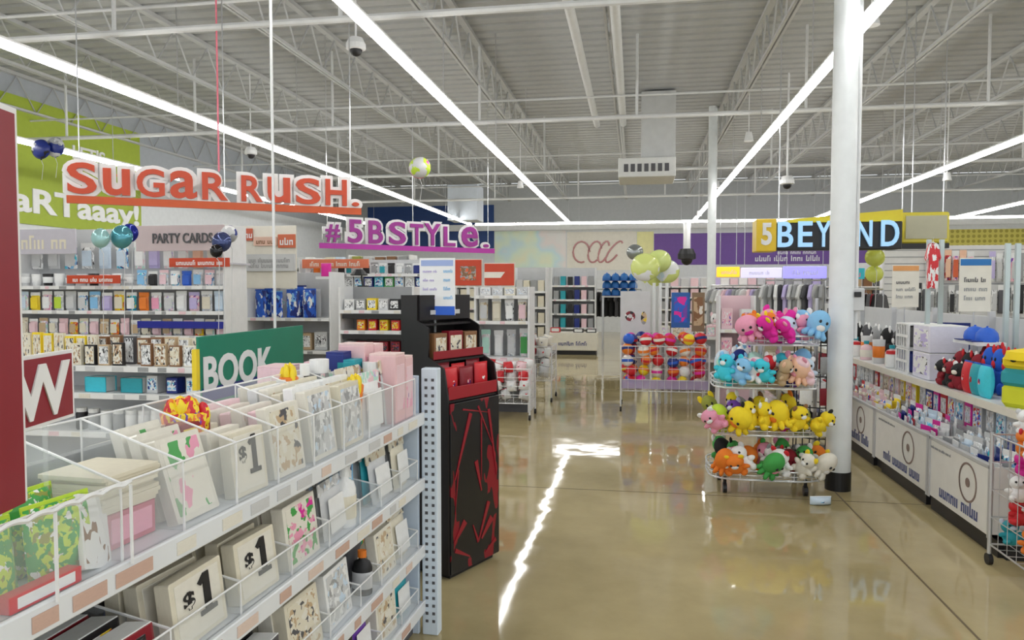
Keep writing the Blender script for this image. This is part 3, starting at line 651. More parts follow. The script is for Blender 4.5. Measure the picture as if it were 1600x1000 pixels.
# bottom
lane(0, 4, 4, 'card', .17, ['cream'], ['craft'], 'card pack', cuts2, .8, .06)
lane(0, 5, 3, 'box', .16, ['black','dark grey'], ['dark','pinks'], 'kit box', cuts2, .85, .07)
lane(0, 6, 5, 'pack', .18, ['purple','ivory'], ['pinks','craft'], 'craft pack', cuts2, .85, .06)
lane(0, 7, 6, 'card', .19, ['ivory','cream'], ['craft','warm'], 'card pack', cuts2, .85, .05)
lane(0, 8, 6, 'pack', .19, ['teal','lavender'], ['pastel','cool'], 'craft pack', cuts2, .85, .05)
# scalloped wire basket front nearest the camera
wb = thing('wire_basket', 'white wire basket front around the leafy treat bags', 'basket', gf.w(1.17 - gf.y, -.02, SH[3]), gf.rz)
for i in range(3): MB().tube([(-.2 + i*.19, 0, .0), (-.2 + i*.19, 0, .165)], .0035, 5).build('upright', mat('white', .3), wb)
pts = [(-.3 + i*.01, 0, .167 + .006*abs(math.sin(i*.55))) for i in range(49)]
MB().tube(pts, .005, 5).build('scalloped_rim', mat('white', .3), wb)

# red sign with W
sg = thing('shelf_sign', 'dark red cardboard sign with white border and large letter W on the top shelf', 'sign')
pR = at(115, 600, 1.42); ang = math.atan2(1.0, -.22)
sg.location = (pR.x, pR.y, 0); sg.rotation_euler = (0, 0, ang)       # local x runs away from the camera, ends at 0
zt = at(115, 545, 1.42).z; zb = at(115, 650, 1.42).z
maroon = mat((.27,.012,.025), .45)
b_ = MB().box(-.62, 0, -.001, .004, zb, zt, .001).build('white_border', mat('white', .5), sg)
MB().box(-.62, -.012, -.004, -.0015, zb + .008, zt - .008).build('red_face', maroon, sg)
hW = (zt - zb) * .74
letter('letter', 'W', hW, .003, mat('white', .5), sg, (-.125, -.006, zb + .018), .03, .2)
letter('letter', 'E', hW, .003, mat('white', .5), sg, (-.3, -.006, zb + .018), .02, .09)
letter('letter', 'N', hW, .003, mat('white', .5), sg, (-.43, -.006, zb + .018), .02, .1)
MB().box(-.5, -.492, .006, .012, 1.035, zt).build('support_leg', CLEAR, sg); MB().box(-.1, -.092, .006, .012, 1.035, zt).build('support_leg', CLEAR, sg)
pT = at(26, 170, 1.2); pB = at(12, 548, 1.2)
t2 = thing('shelf_sign', 'tall dark red panel with white edge standing at the left of the picture', 'sign', (pT.x, pT.y, 0), ang)
zt2 = pT.z; 
MB().box(-.5, .0, .0, .004, 1.2, zt2, .001).build('white_border', mat('white', .5), t2)
MB().box(-.5, -.012, -.003, -.0005, 1.2, zt2 - .012).build('red_face', maroon, t2)
MB().box(-.4, -.38, .005, .012, 1.032, zt2 - .1).build('support_post', mat('white', .5), t2)

# back side of the foreground run
bf = Frame(-1.88, 2.4, -PI / 2 - TILT)
shelf_unit('white shelving back to back with the foreground shelves', bf, 3.9, .46, 1.02, (.3, .66, 1.0), None, 'gondola_shelving')
row('box', bf, -1.02, -.45, .36, 1.001, .27, .17, .12, ['pale pink','pink','pale pink'], 'box', 'of the pink row behind the cream packs', 'box', 'pink boxes behind the cream packs', ['pinks'], side='far end')
row('card', bf, -.3, 1.2, .3, 1.001, .12, .14, .05, ['ivory','white','cream'], 'card pack', 'on the rear deck behind the trays', 'card pack', 'packs on the rear deck', ['grey mix'], side='far end')
gs = thing('header_sign', 'green sign with white lettering and a yellow edge behind the pink boxes', 'sign', (-2.12, 3.3, 0), PI / 2)
MB().box(0, 1.15, -.008, .008, 1.0, 1.36, .002).build('green_board', mat((.0,.22,.13), .45), gs)
MB().box(.02, 1.1, -.012, -.009, 1.03, 1.1).build('blue_band', mat('navy'), gs)
MB().box(-.03, -.001, -.012, .012, 1.1, 1.3).build('yellow_edge', mat('yellow'), gs)
MB().box(-.03, -.001, -.012, .012, .0, 1.099).build('post', WHITE, gs)
letter('lettering', 'BOOK', .18, .004, mat('white'), gs, (.38, -.012, 1.08), .03, .7)

# ================================================================== BLACK AND RED TOWER DISPLAY
th = math.radians(65)
tf = Frame(-.894, 4.05, th)
tw = thing('candy_display', 'tall black and red cardboard floor display beside the end post', 'display stand', tf.w(0, 0, 0), th)
blk = mat((.014,.012,.013), .35)
side = [(-.0,.03),(.34,.03),(.34,1.56),(.22,1.56),(.22,1.42),(.14,1.38),(.14,1.22),(.03,1.16),(.0,.99)]
for sx, nm in ((-.235, 0), (.225, 1)):
    b_ = MB(); n_ = len(side)
    b_.add([(sx, y, z) for y, z in side] + [(sx + .012, y, z) for y, z in side], [tuple(range(n_))[::-1], tuple(range(n_, 2*n_))] + [(i, (i+1) % n_, (i+1) % n_ + n_, i + n_) for i in range(n_)])
    b_.build('side_panel', blk, tw)
fp = MB().box(-.222, .224, -.008, .004, .03, .97, .002).build('front_panel', pmat(['black','dark red','black','black'], 7.0, .3, (1.6, 1, .6)), tw)
ar = MB()
for (x0_, z0_, x1_, z1_, w_) in ((-.05,.9,-.19,.55,.03),(.12,.9,.2,.5,.022),(-.1,.3,-.2,.2,.04),(.15,.26,.05,.16,.045),(.0,.62,.05,.44,.03),(.02,.93,.15,.7,.014),(.05,.86,.05,.5,.012),(-.16,.6,-.19,.36,.01),(.12,.36,.02,.15,.03),(.02,.15,-.03,.26,.02),(-.19,.16,-.06,.09,.025),(.19,.12,.09,.07,.025),(-.12,.93,.13,.88,.01)):
    d = Vector((x1_ - x0_, 0, z1_ - z0_)).normalized(); n_ = Vector((-d.z, 0, d.x)) * w_ / 2
    ar.prism([(x0_ + n_.x, z0_ + n_.z), (x0_ - n_.x, z0_ - n_.z), (x1_ - n_.x*.3, z1_ - n_.z*.3), (x1_ + n_.x*.3, z1_ + n_.z*.3)], -.012, -.0085)
ar.build('red_slash_artwork', mat((.3,.012,.025), .35), fp)
MB().box(-.222, .224, .328, .34, .03, 1.56).build('back_panel', blk, tw)
MB().box(-.2, .2, .02, .32, 0.0, .03).build('foot_base', BLACK, tw)
for (z_, y0_, y1_) in ((.985, .01, .327), (1.2, .1, .327), (1.4, .2, .327)): MB().box(-.222, .224, y0_, y1_, z_ - .012, z_).build('shelf', blk, tw)
MB().box(-.222, .224, .206, .22, 1.42, 1.56).build('header_card', blk, tw)
MB().box(-.14, .12, .2, .2055, 1.45, 1.475).build('header_lettering', mat('light grey'), tw)
MB().box(-.222, .224, .004, .012, .99, 1.06, .002).build('tray_lip', mat((.35,.01,.02)), tw)
MB().box(-.222, .224, .105, .115, 1.205, 1.25, .002).build('tray_lip', mat((.3,.01,.02)), tw)
tag_fr = tf
row('bag', tf, -.2, .2, .06, .99, .17, .125, .05, ['red','dark red'], 'candy bag', 'in the lower tray of the black display', 'candy bag', 'candy bags in the black display', ['redbag'], parts=True)
row('bag', tf, -.2, .2, .12, .99, .19, .125, .05, ['dark red','red'], 'candy bag', 'in the second row of the lower display tray', 'candy bag', 'candy bags in the black display', ['redbag'])
row('box', tf, -.2, .2, .16, 1.205, .15, .125, .06, ['brown','dark red'], 'candy box', 'in the upper tray of the black display', 'candy box', 'candy boxes in the black display', ['craft'])
p0 = at(656, 492, 4.05); p1 = at(711, 403, 4.05)
ps = thing('price_sign', 'white poster with blue bands clipped above the black candy display', 'sign', (p0.x, 4.05, p0.z))
Wp = p1.x - p0.x; Hp = p1.z - p0.z
MB().box(0, Wp, -.003, .003, 0, Hp, .001).build('poster_board', mat('white', .4), ps)
MB().box(.002, Wp - .002, -.005, -.0035, 0, .05).build('blue_footer', mat('blue'), ps)
MB().box(.01, Wp - .01, -.005, -.0035, Hp - .045, Hp - .012).build('blue_header', mat((.35,.45,.75)), ps)
for i in range(4):
    scribble('small_print', .02, Wp * .5, .09 + i*.05, .016, -.0035, mat('lavender'), ps, 20 + i); scribble('small_print', Wp * .68, Wp - .01, .09 + i*.05, .02, -.0035, mat('sky blue'), ps, 30 + i)
MB().box(Wp*.4, Wp*.45, .004, .012, -.1, Hp*.5).build('holder_stem', CLEAR, ps)

# ================================================================== LEFT BACKGROUND AISLES
def face(x0, x1, Y, rz=0): a = at(x0, 450, Y).x; b_ = at(x1, 450, Y).x; return Frame((a + b_) / 2, Y, 0), b_ - a
def zof(px, py, Y): return at(px, py, Y).z
# L1: camera-facing unit just behind
f1, W1 = face(-60, 307, 5.0)
z1a = zof(200, 573, 5.0); z1b = zof(200, 616, 5.0)
shelf_unit('white shelf unit of birthday cards behind the red W sign', f1, W1, .42, z1a + .02, (z1b - .3, z1b, z1a))
row('card', f1, -W1/2 + .05, -W1/2 + .55*W1, .1, z1a + .002, .24, .085, .03, ['yellow','cream'], 'card box', 'on the top deck of the card shelf', 'card', 'cards on the near card shelf', ['craft'])
row('card', f1, -W1/2 + .4*W1, W1/2 - .05, .18, z1a + .002, .22, .1, .04, ['white','black','cream','tan','brown','dark grey','brown','cream'], 'greeting card', 'in the rear row of the card shelf', 'card', 'cards on the near card shelf', ['mono','craft'])
row('card', f1, -W1/2 + .45*W1, W1/2 - .05, .06, z1a + .002, .17, .1, .03, ['cream','brown','black','ivory','tan'], 'greeting card', 'in the front row of the card shelf', 'card', 'cards on the near card shelf', ['cocoa','craft','mono'], skip=.2)
row('book', f1, -W1/2 + .5*W1, W1/2 - .5, .12, z1b + .002, .12, .2, .12, ['turquoise','teal'], 'book', 'on the middle tier of the card shelf', 'book', 'teal books on the card shelf')
row('box', f1, W1/2 - .48, W1/2 - .05, .12, z1b + .002, .13, .1, .1, ['light grey','navy','white'], 'box', 'beside the teal books', 'box', 'boxes beside the teal books', ['cool'])
row('jar', f1, -W1/2 + .45*W1, W1/2 - .05, .1, z1b - .298, .17, .09, .09, ['black','white','grey','dark grey','white'], 'jar', 'on the lower tier of the card shelf', 'jar', 'jars on the card shelf', None)
# L2: party shelves
Y2 = 8.0; f2, W2 = face(14, 350, Y2)
zs = [zof(200, y, Y2) for y in (640, 575, 524, 486, 447)]
zt = zof(200, 352, Y2)
shelf_unit('tall white party supply unit with blue price bar under the green wall', f2, W2, .5, zt, zs)
fB = Frame(f2.x, Y2, 0)
b0 = at(215, 507, Y2 - .04); b1 = at(348, 507, Y2 - .04)
tag(bxo('price_bar', (b0.x, b1.x, Y2 - .05, Y2 - .02, at(290, 513, Y2).z, at(290, 502, Y2).z), mat((.005,.012,.3), .4), None, .003), 'long dark blue price bar on the front of the party unit', 'price bar')
pl = 'of the party unit'
row('pack', fB, -W2/2+.04, W2/2-.04, .1, zs[3]+.003, .235, .15, .06, ['pale blue','white','pink','light grey','white','sky blue','cream','yellow','orange','lime','light grey','lavender','lavender'], 'favour pack', 'on the fourth tier ' + pl, 'favour pack', 'favour packs on the party unit', ['pastel','pastel','pinks','grey mix','redbag','cool','grey mix','warm','warm','teal mix','mono','pastel'])
row('pack', fB, -W2/2+.04, W2/2-.04, .1, zs[2]+.003, .2, .13, .06, ['cream','yellow','ivory','tan','pale pink','cream','white','pale pink','lime','yellow','orange'], 'favour pack', 'on the third tier ' + pl, 'favour pack', 'favour packs on the party unit', ['craft','warm','pastel','grey mix'])
row('box', fB, -W2/2+.04, W2/2-.04, .12, zs[1]+.003, .26, .17, .1, ['cream','yellow','white','tan'], 'party box', 'on the second tier ' + pl, 'box', 'party boxes', ['craft','warm'])
row('cup', fB, -W2/2+.04, W2*.06, .14, zs[4]+.003, .15, .14, .1, ['light grey','white','black','pale pink','white','grey'], 'party cup', 'on the top tier ' + pl, 'cup', 'party cups', None)
row('pack', fB, W2*.08, W2/2-.04, .12, zs[4]+.003, .19, .13, .07, ['sky blue','lavender','blue','blue','white','pale pink','light grey','black','pale pink'], 'party pack', 'on the top tier ' + pl, 'party pack', 'party packs on top tier', ['cool','pastel','grey mix'])
row('pack', fB, -W2/2+.04, -W2*.0, .3, zs[4]+.22, .34, .2, .05, ['light grey','pale blue','white','tan','light grey','pale pink','cream'], 'hanging pack', 'pegged high on the left half ' + pl, 'hanging pack', 'pegged packs', ['mono','pastel','cool'])
row('pack', fB, W2*.02, W2/2-.04, .3, zs[4]+.22, .34, .17, .05, ['white','magenta','pink','pale blue','ivory','peach','white','lavender'], 'hanging pack', 'pegged high on the right half ' + pl, 'hanging pack', 'pegged packs', ['pastel'])
def board(x0, y0, x1, y1, Y, m, label, bars=0, barm=None, th=.02, cat='sign', name='sign_board', frame=None, back_=0):
    a, b_, z0, z1 = span(x0, y0, x1, y1, Y); t = thing(name, label, cat, (a, Y, z0))
    MB().box(0, b_-a, 0, th, 0, z1-z0, .003).build('board', m, t)
    if frame: MB().box(-.012, b_-a+.012, th, th+.012, -.012, z1-z0+.012).build('frame', frame, t)
    if back_: MB().box(.04, .07, th, back_, (z1-z0)*.3, (z1-z0)*.5).build('bracket', STEEL, t); MB().box(b_-a-.07, b_-a-.04, th, back_, (z1-z0)*.3, (z1-z0)*.5).build('bracket', STEEL, t)
    H_ = z1 - z0
    for i in range(bars):
        h_ = H_ * .55 / bars; zz = H_ * (.2 + .62 * (bars - 1 - i) / bars)
        scribble('lettering', (b_-a)*.12, (b_-a)*.9, zz, h_, -.001, barm or WHITE, t, int(x0) + i)
    return t
board(22, 358, 118, 397, Y2 + .02 - .03, mat((.55,.53,.6)), 'grey-lilac picture board above the left of the party unit', 1, mat('cream'))
hd = board(212, 352, 350, 392, Y2 - .01, mat((.6,.5,.52)), 'dusty pink header board with dark lettering above the party unit')
a, b2, z0, z1 = span(238, 364, 332, 380, Y2 - .02)
o = letter('lettering', 'PARTY CARDS', z1 - z0, .01, mat('dark grey'), hd, ((b2 - a)/2 + (a - hd.location.x), -.008, z0 - hd.location.z), .02, b2 - a)
board(104, 430, 187, 443, Y2 - .08, red, 'orange price strip on the left half of the party unit', 1, mat('white'), back_=.56)
board(264, 403, 358, 417, Y2 - .08, red, 'orange price strip on the right half of the party unit', 1, mat('white'), back_=.56)
# more header boards (on unit 3)
Y3 = 9.6; f3, W3 = face(385, 515, Y3)
z3 = [zof(450, y, Y3) for y in (600, 548, 497)]
shelf_unit('white shelf unit holding blue gift bags under the orange boards', f3, W3, .5, zof(450, 425, Y3), z3)
row('bag', f3, -W3/2+.05, W3/2-.25, .12, z3[2]+.003, .38, .2, .08, ['blue','navy','blue','sky blue'], 'gift bag', 'on the shelf under the orange boards', 'gift bag', 'blue gift bags', ['bluebag'], rzj=.2)
row('bag', f3, -W3/2+.1, W3/2-.25, .3, z3[2]+.003, .43, .2, .08, ['blue','light grey','navy'], 'gift bag', 'in the rear row under the orange boards', 'gift bag', 'blue gift bags', ['bluebag','pastel'], rzj=.2)
row('box', f3, -W3/2+.05, W3/2-.1, .2, z3[1]+.003, .25, .2, .15, ['dark grey','tan','light grey'], 'box', 'on the middle tier below the blue bags', 'box', 'boxes below the blue bags', ['mono'])
row('box', f3, -W3/2+.05, W3/2-.1, .2, z3[0]+.003, .25, .2, .15, ['light grey','grey','cream'], 'box', 'on the lowest tier below the blue bags', 'box', 'boxes below the blue bags', ['mono'])
a, b2, z0, z1 = span(375, 353, 463, 428, Y3 - .02)
t = bxo('notice_backing', (a, b2, Y3 - .02, Y3 - .005, z0 - .2, z1), mat('ivory'), None, .003); tag(t, 'ivory panel holding the red patched board above the blue bags', 'sign panel')
o1 = board(377, 357, 394, 376, Y3 - .05, mat((.6,.12,.06)), 'small red patch at the left of the ivory panel', 1)
o1 = board(396, 370, 432, 384, Y3 - .05, mat((.75,.5,.4)), 'peach strip in the middle of the ivory panel', 1, mat('brown'))
o1 = board(434, 366, 461, 387, Y3 - .05, mat((.62,.14,.06)), 'small red patch at the right of the ivory panel', 1)
board(379, 397, 461, 424, Y3 - .05, mat('light grey'), 'grey sketch board below the red patches', 2, mat('grey'))
# L4
Y4 = 8.6; f4, W4 = face(530, 645, Y4)
z4 = [zof(590, y, Y4) for y in (620, 585, 551, 517, 485)]
shelf_unit('white shelf unit with dark toy cars left of the price poster', f4, W4, .45, zof(590, 448, Y4), z4, back='grey')
row('box', f4, -W4/2+.04, W4/2-.04, .1, z4[4]+.003, .14, .13, .1, ['white','grey','yellow','dark grey','light grey','black'], 'gadget box', 'on the top tier left of the poster', 'box', 'gadget boxes', ['mono'])
row('box', f4, -W4/2+.2, W4/2-.04, .1, z4[3]+.003, .13, .11, .1, ['orange','rust orange','red','orange','yellow'], 'snack box', 'on the orange tier left of the poster', 'box', 'orange snack boxes', ['warm'])
row('box', f4, -W4/2+.04, W4/2-.04, .1, z4[2]+.003, .13, .12, .1, ['grey','dark grey','dark red','black','dark red'], 'gadget box', 'on the dark tier left of the poster', 'box', 'dark gadget boxes', ['dark'])
row('box', f4, -W4/2+.04, W4/2-.04, .1, z4[1]+.003, .14, .12, .1, ['black','dark grey','brown'], 'gadget box', 'on the second lowest tier left of the poster', 'box', 'dark gadget boxes', ['dark'])
for i, z_ in enumerate((z4[4], z4[3])): tag(bxo('shelf_lip', (f4.x - W4/2 + .05, f4.x + W4/2 - .03, Y4 - .03, Y4 - .016, z_ - .1, z_ - .042), BLACK, None), f'black shelf lip on the {"top" if i == 0 else "orange"} tier left of the poster', 'shelf lip')
# L5 backdrop unit of craft and jewellery further back with orange strip
Y5 = 10.6; f5, W5 = face(468, 700, Y5)
z5 = [zof(590, y, Y5) for y in (560, 520, 482, 450, 428)]
shelf_unit('long white unit with an orange strip on top beneath the magenta sign', f5, W5, .5, zof(590, 404, Y5), z5)
board(472, 405, 576, 419, Y5 - .05, mat((.75,.2,.1)), 'long orange strip beneath the magenta lettered sign', 1, mat('ivory'), back_=.53)
row('pack', f5, -W5/2+.05, W5/2-.05, .1, z5[4]+.003, .17, .12, .07, ['white','black','light grey','black','white','navy','teal','orange','grey','black'], 'trinket pack', 'on the top tier under the magenta sign', 'trinket pack', 'trinket packs', ['mono','grey mix'])
row('box', f5, -W5/2+.05, W5/2-.05, .1, z5[3]+.003, .18, .15, .1, ['light grey','white','navy','teal','green','white'], 'trinket box', 'on the second tier under the magenta sign', 'box', 'trinket boxes', ['mono','cool'])
row('jar', f5, -W5/2+.05, -W5/2+.7, .1, z5[2]+.003, .2, .14, .14, ['white','pale pink','tan'], 'jar', 'on the third tier under the magenta sign', 'jar', 'jars under the magenta sign', None)
# lamp, magenta heart
p = at(522, 452, 8.3); t = thing('desk_lamp', 'black swing-arm desk lamp on the shelf left of the poster', 'lamp', (p.x + .17, 8.8, zof(590, 448, Y4)))
MB().cyl((0, 0, 0), .07, .015).build('base', BLACK, t); MB().tube([(0,0,.015),(-.02,0,.12),(.0,0,.2)], .014, 8).build('arm', BLACK, t); MB().lathe([(.03,.0),(.05,.04),(.11,-.03),(.1,-.04)],14,(-.05,0,.18)).build('lamp_shade', BLACK, t)
p = at(498, 434, 9.5); item('bag', (p.x, 9.75, zof(450, 425, Y3)-.06), (.15, .08, .18), 0, 'magenta pouch at the right end of the blue bag unit', 'pouch', None, [mat('magenta'), mat('magenta'), mat('pink')])
bxs = MB().box(p.x - .1, p.x + .1, 9.62, 9.95, zof(450,425,Y3) - .1, zof(450,425,Y3) - .065).build('ledge', WHITE); tag(bxs, 'small white ledge under the magenta pouch', 'ledge')
# left wall stock (far left behind party unit): tall units along the left wall / back
for i, (x0, x1, Yq, top, cols, prn, nm) in enumerate(((225, 372, 13.0, 404, ['white','pale pink','light grey','white'], ['pastel','mono'], 'behind the party unit'),
        (395, 540, 15.0, 405, ['white','light grey','pale blue','cream'], ['grey mix','mono'], 'under the pale left wall'),
        (545, 640, 14.0, 398, ['olive','grey','brown','light grey'], ['craft','mono'], 'under the magenta sign'),)):
    f_, w_ = face(x0, x1, Yq); zz = [zof((x0+x1)/2, y, Yq) for y in (500, 470, 440, 418)]
    shelf_unit(f'far white shelf unit {nm}', f_, w_, .5, zof(0, top - 6, Yq) if 0 else zof((x0+x1)/2, top, Yq), zz)
    for k, z_ in enumerate(zz[1:]):
        row('box', f_, -w_/2+.05, w_/2-.05, .1, z_+.003, .22, .2, .12, cols, 'carton', f'on the {("lower","middle","upper")[k]} tier {nm}', 'carton', 'far cartons ' + nm, prn, parts=False, name='carton')
# balloons
def balloon(px, py, Y, r, col, label, squash=.55, tail=True, parts2=None, name='foil_balloon', rough=.12):
    p = at(px, py, Y); t = thing(name, label, 'balloon', p, 0, None)
    m = parts2 or mat(col, rough, .35)
    MB().ball((0, 0, 0), (r, r * squash, r * .95), 20, 14).build('foil_body', m, t, True)
    sm = MB().tube([(math.cos(a)*r*1.0, 0, math.sin(a)*r*.95) for a in [k*2*PI/24 for k in range(24)]], r*.04, 5, True).build('seam', m, t)
    if tail:
        MB().lathe([(0, -r*.93), (.1*r, -r*1.02), (.05*r, -r*1.08), (0, -r*1.08)], 8).build('neck', m, t)
        MB().tube([(0, 0, -r*1.05), (.03, 0, -r*1.6), (0, 0, -p.z + .9 if p.z < 2.8 else -r*3)], .004, 4).build('string', mat('light grey'), t)
balloon(157, 372, 6.6, .1, 'teal', 'pale teal foil balloon, lowest of the cluster above the party unit', parts2=mat((.35,.6,.6), .15, .3))
balloon(190, 370, 6.7, .12, 'teal', 'teal foil balloon in the middle of the cluster above the party unit', parts2=mat((.1,.35,.42), .12, .5))
balloon(202, 364, 6.9, .1, 'navy', 'navy foil balloon behind the teal ones', parts2=mat((.01,.02,.3), .12, .3))
balloon(346, 378, 6.6, .1, 'navy', 'slate blue foil balloon at the right corner of the party unit', parts2=mat((.06,.08,.2), .12, .4))
balloon(358, 366, 6.7, .09, 'light grey', 'silver printed foil balloon over the slate blue one', parts2=pmat(['light grey','white','grey','navy'], 9))
balloon(338, 392, 6.5, .065, 'black', 'small black foil balloon under the slate blue one')
balloon(64, 233, 9, .14, 'dark', 'dark blue printed foil balloon near the ceiling, left one of the pair', .5, parts2=pmat(['navy','black','grey','blue'], 8))
balloon(86, 230, 9.1, .14, 'dark', 'silver and blue printed foil balloon near the ceiling, right one of the pair', .5, parts2=pmat(['navy','light grey','grey','blue'], 8))
balloon(656, 262, 9.5, .145, 'white', 'multicoloured round balloon floating under the ceiling', .9, parts2=pmat(['light grey','lime','magenta','red'], 9))

# ================================================================== CENTRE-LEFT AISLE EDGE
Y6 = 9.3; f6, W6 = face(742, 826, Y6)
z6 = [zof(795, y, Y6) for y in (600, 559, 502, 462)]
shelf_unit('white end unit with two shelves of small gifts right of the black display', f6, W6, .5, zof(795, 448, Y6), z6)
row('pack', f6, -W6/2+.03, W6/2-.03, .1, z6[2]+.003, .3, .13, .06, ['light grey','cream','white','tan','pale pink','light grey'], 'gift pack', 'on the middle tier right of the black display', 'gift pack', 'gift packs by the black display', ['craft','pastel','mono'])
row('pack', f6, -W6/2+.03, W6/2-.03, .25, z6[1]+.003, .36, .13, .06, ['mint','white','light grey','ivory','green','white'], 'gift pack', 'on the second tier right of the black display', 'gift pack', 'gift packs by the black display', ['pastel','leaf','grey mix'])
row('plush', f6, -W6/2+.03, W6/2-.03, .1, z6[0]+.003, .25, .2, .18, ['white','light grey','ivory','dark red'], 'plush', 'on the lowest tier right of the black display', 'plush toy', 'plush by the black display')
row('box', f6, -W6/2+.03, W6/2-.03, .2, z6[3]+.003, .1, .15, .1, ['white','light grey','cream'], 'gift box', 'on the top tier right of the black display', 'box', 'gift boxes by the black display', ['grey mix'])
for (x0, y0, x1, y1, c, lb1) in ((710, 406, 752, 446, (.6,.06,.02), 'square red-orange sign left of its twin behind the price poster'), (757, 412, 803, 446, (.6,.06,.02), 'red-orange sign with white figure right of the square one')):
    t = board(x0, y0, x1, y1, 9.5, mat(c), lb1, 0, frame=mat('ivory'))
    w2, h2 = span(x0, y0, x1, y1, 9.5)[1] - span(x0, y0, x1, y1, 9.5)[0], span(x0, y0, x1, y1, 9.5)[3] - span(x0, y0, x1, y1, 9.5)[2]
    if x0 == 710: MB().box(w2*.22, w2*.8, -.003, -.0005, h2*.2, h2*.75).build('printed_square', pmat(['brown','grey','rust orange','tan'], 30), t)
    else: MB().prism([(0, h2*.35), (w2*.55, h2*.35), (w2*.7, h2*.62), (0, h2*.62)], -.003, -.0005).build('ivory_arrow', mat('ivory'), t)
    a_, b2, z0, z1 = span(x0, y0, x1, y1, 9.5)
    MB().box((b2-a_)/2-.02, (b2-a_)/2+.02, .015, .03, -(z0 - z6[3]) , 0).build('stand_post', WHITE, t)
# wire dump bins
def wire_bin(label, x0, x1, y0, y1, z0, z1, casters=True, group=None, m=None, pitch=.09, name='wire_bin'):
    cx, cy = (x0+x1)/2, (y0+y1)/2; t = thing(name, label, 'bin', (cx, cy, 0), 0, group); a, b_ = (x1-x0)/2, (y1-y0)/2; m = m or WIRE
    w_ = MB()
    for z in [z0 + (z1-z0)*k/4 for k in range(5)]:
        w_.tube([(-a,-b_,z),(a,-b_,z),(a,b_,z),(-a,b_,z)], .006 if z in (z0,z1) else .0035, 5, True)
    n = int(2*a/pitch)
    for k in range(n+1):
        x = -a + 2*a*k/n; w_.tube([(x,-b_,z1),(x,-b_,z0),(x,b_,z0),(x,b_,z1)], .003, 4)
    n = int(2*b_/pitch)
    for k in range(1, n): y = -b_ + 2*b_*k/n; w_.tube([(-a,y,z1),(-a,y,z0),(a,y,z0),(a,y,z1)], .003, 4)
    w_.build('wire_basket', m, t)
    for sx in (-1, 1):
        for sy in (-1, 1):
            l_ = MB().tube([(sx*a, sy*b_, z1+.01), (sx*a, sy*b_, .06)], .011, 6).build('leg', m, t)
            c_ = MB(); c_.T = Matrix.Translation((sx*a, sy*b_, .033)) @ Matrix.Rotation(PI/2, 4, 'Y'); c_.cyl((0,0,-.012), .033, .024, 14); c_.build('caster', BLACK, l_)
    return t
def heap(kind, x0, x1, y0, y1, z0, z1, s, cols, noun, place, group, cat, prints=None, seed=1, mats2=None, full=True, name=None, sparse=0):
    r = random.Random(seed); nx = max(1, int((x1-x0)/s)); ny = max(1, int((y1-y0)/s)); nz = max(1, int((z1-z0)/(s*.8))); n = 0
    for k in range(nz):
        for j in range(ny):
            for i in range(nx):
                edge = j == 0 or k == nz - 1 or (i in (0, nx - 1) and full)
                if not edge: continue
                if sparse and r.random() < sparse: continue
                c = r.choice(cols); c2 = r.choice(cols)
                x = x0 + (x1-x0)*(i+.5)/nx + r.uniform(-.22,.22)*s; y = y0 + (y1-y0)*(j+.5)/ny + r.uniform(-.15,.15)*s; z = z0 + (z1-z0-s)*k/max(1,nz-1) if nz > 1 else z0
                rowname = 'top layer' if k == nz-1 else ('bottom layer' if k == 0 else nth(k) + ' layer up')
                lab = f"{c} {noun}, {nth(i)} across, {nth(j)} back, {rowname} {place}"
                sz = s * r.uniform(.88, 1.02)
                item(kind, (x, y, z + r.uniform(0,.22)*s), (sz, sz, sz), r.uniform(-.7,.7), lab, cat, group, [mat(c, .6 if kind in ('plush','blob') else .3), (pr(r.choice(prints)) if prints else mat(c if kind == 'plush' else c2, .5)), mat(c2, .5)], name, (r.uniform(-.35,.25), r.uniform(-.3,.3)), True)
wire_bin('white wire bin of pale toys on the left edge of the aisle', -1.95, -1.25, 8.75, 9.25, .2, .62, name='wire_bin')
heap('bag', -1.92, -1.28, 8.78, 9.22, .22, .68, .14, ['white','light grey','pale pink','red'], 'bagged toy', 'of the left aisle bin', 'bagged toys in the left aisle bin', 'toy', ['redbag','grey mix'], 5)
wire_bin('white wire basket stand full of red and grey packs further along the left edge', -1.75, -1.15, 10.2, 10.8, .3, .78)
heap('bag', -1.72, -1.18, 10.23, 10.77, .32, .9, .15, ['light grey','dark red','white','grey','ivory'], 'pack', 'of the far left aisle basket', 'packs in the far left basket', 'pack', ['mono','redbag'], 6)
# L7 far end units
for (x0, x1, Yq, top, ys, cols, nm) in ((803, 853, 15.5, 418, (528, 505, 480, 455), ['light grey','black','cream','white','grey'], 'left of the white bin far down the aisle'), (862, 930, 18.6, 418, (512, 490, 468, 446), ['grey','teal','black','light grey','navy','pale pink'], 'behind the white bin far down the aisle')):
    f_, w_ = face(x0, x1, Yq); zz = [zof((x0+x1)/2, y, Yq) for y in ys]
    shelf_unit(f'tall grey display {nm}', f_, w_, .45, zof((x0+x1)/2, top, Yq), zz, back='light grey')
    for k, z_ in enumerate(zz): row('box', f_, -w_/2+.04, w_/2-.04, .1, z_+.003, .24, .14, .12, cols, 'carton', f'on tier {("one","two","three","four")[k]} {nm}', 'carton', 'cartons ' + nm, ['mono','dark'], parts=False, name='carton')
a, b2, z0, z1 = span(858, 520, 933, 551, 17.6)
t = thing('dump_bin', 'white printed bin with blue lettering far down the aisle', 'bin', ((a+b2)/2, 17.6, 0))
MB().box(-(b2-a)/2, (b2-a)/2, 0, .6, .1, z1, .01).build('bin_body', mat('ivory'), t); MB().box(-(b2-a)/2+.03, (b2-a)/2-.03, .03, .57, 0, .1).build('base_plinth', BLACK, t)
scribble('blue_lettering', -.35, .38, .22, .1, -.001, mat('navy'), t, 5)
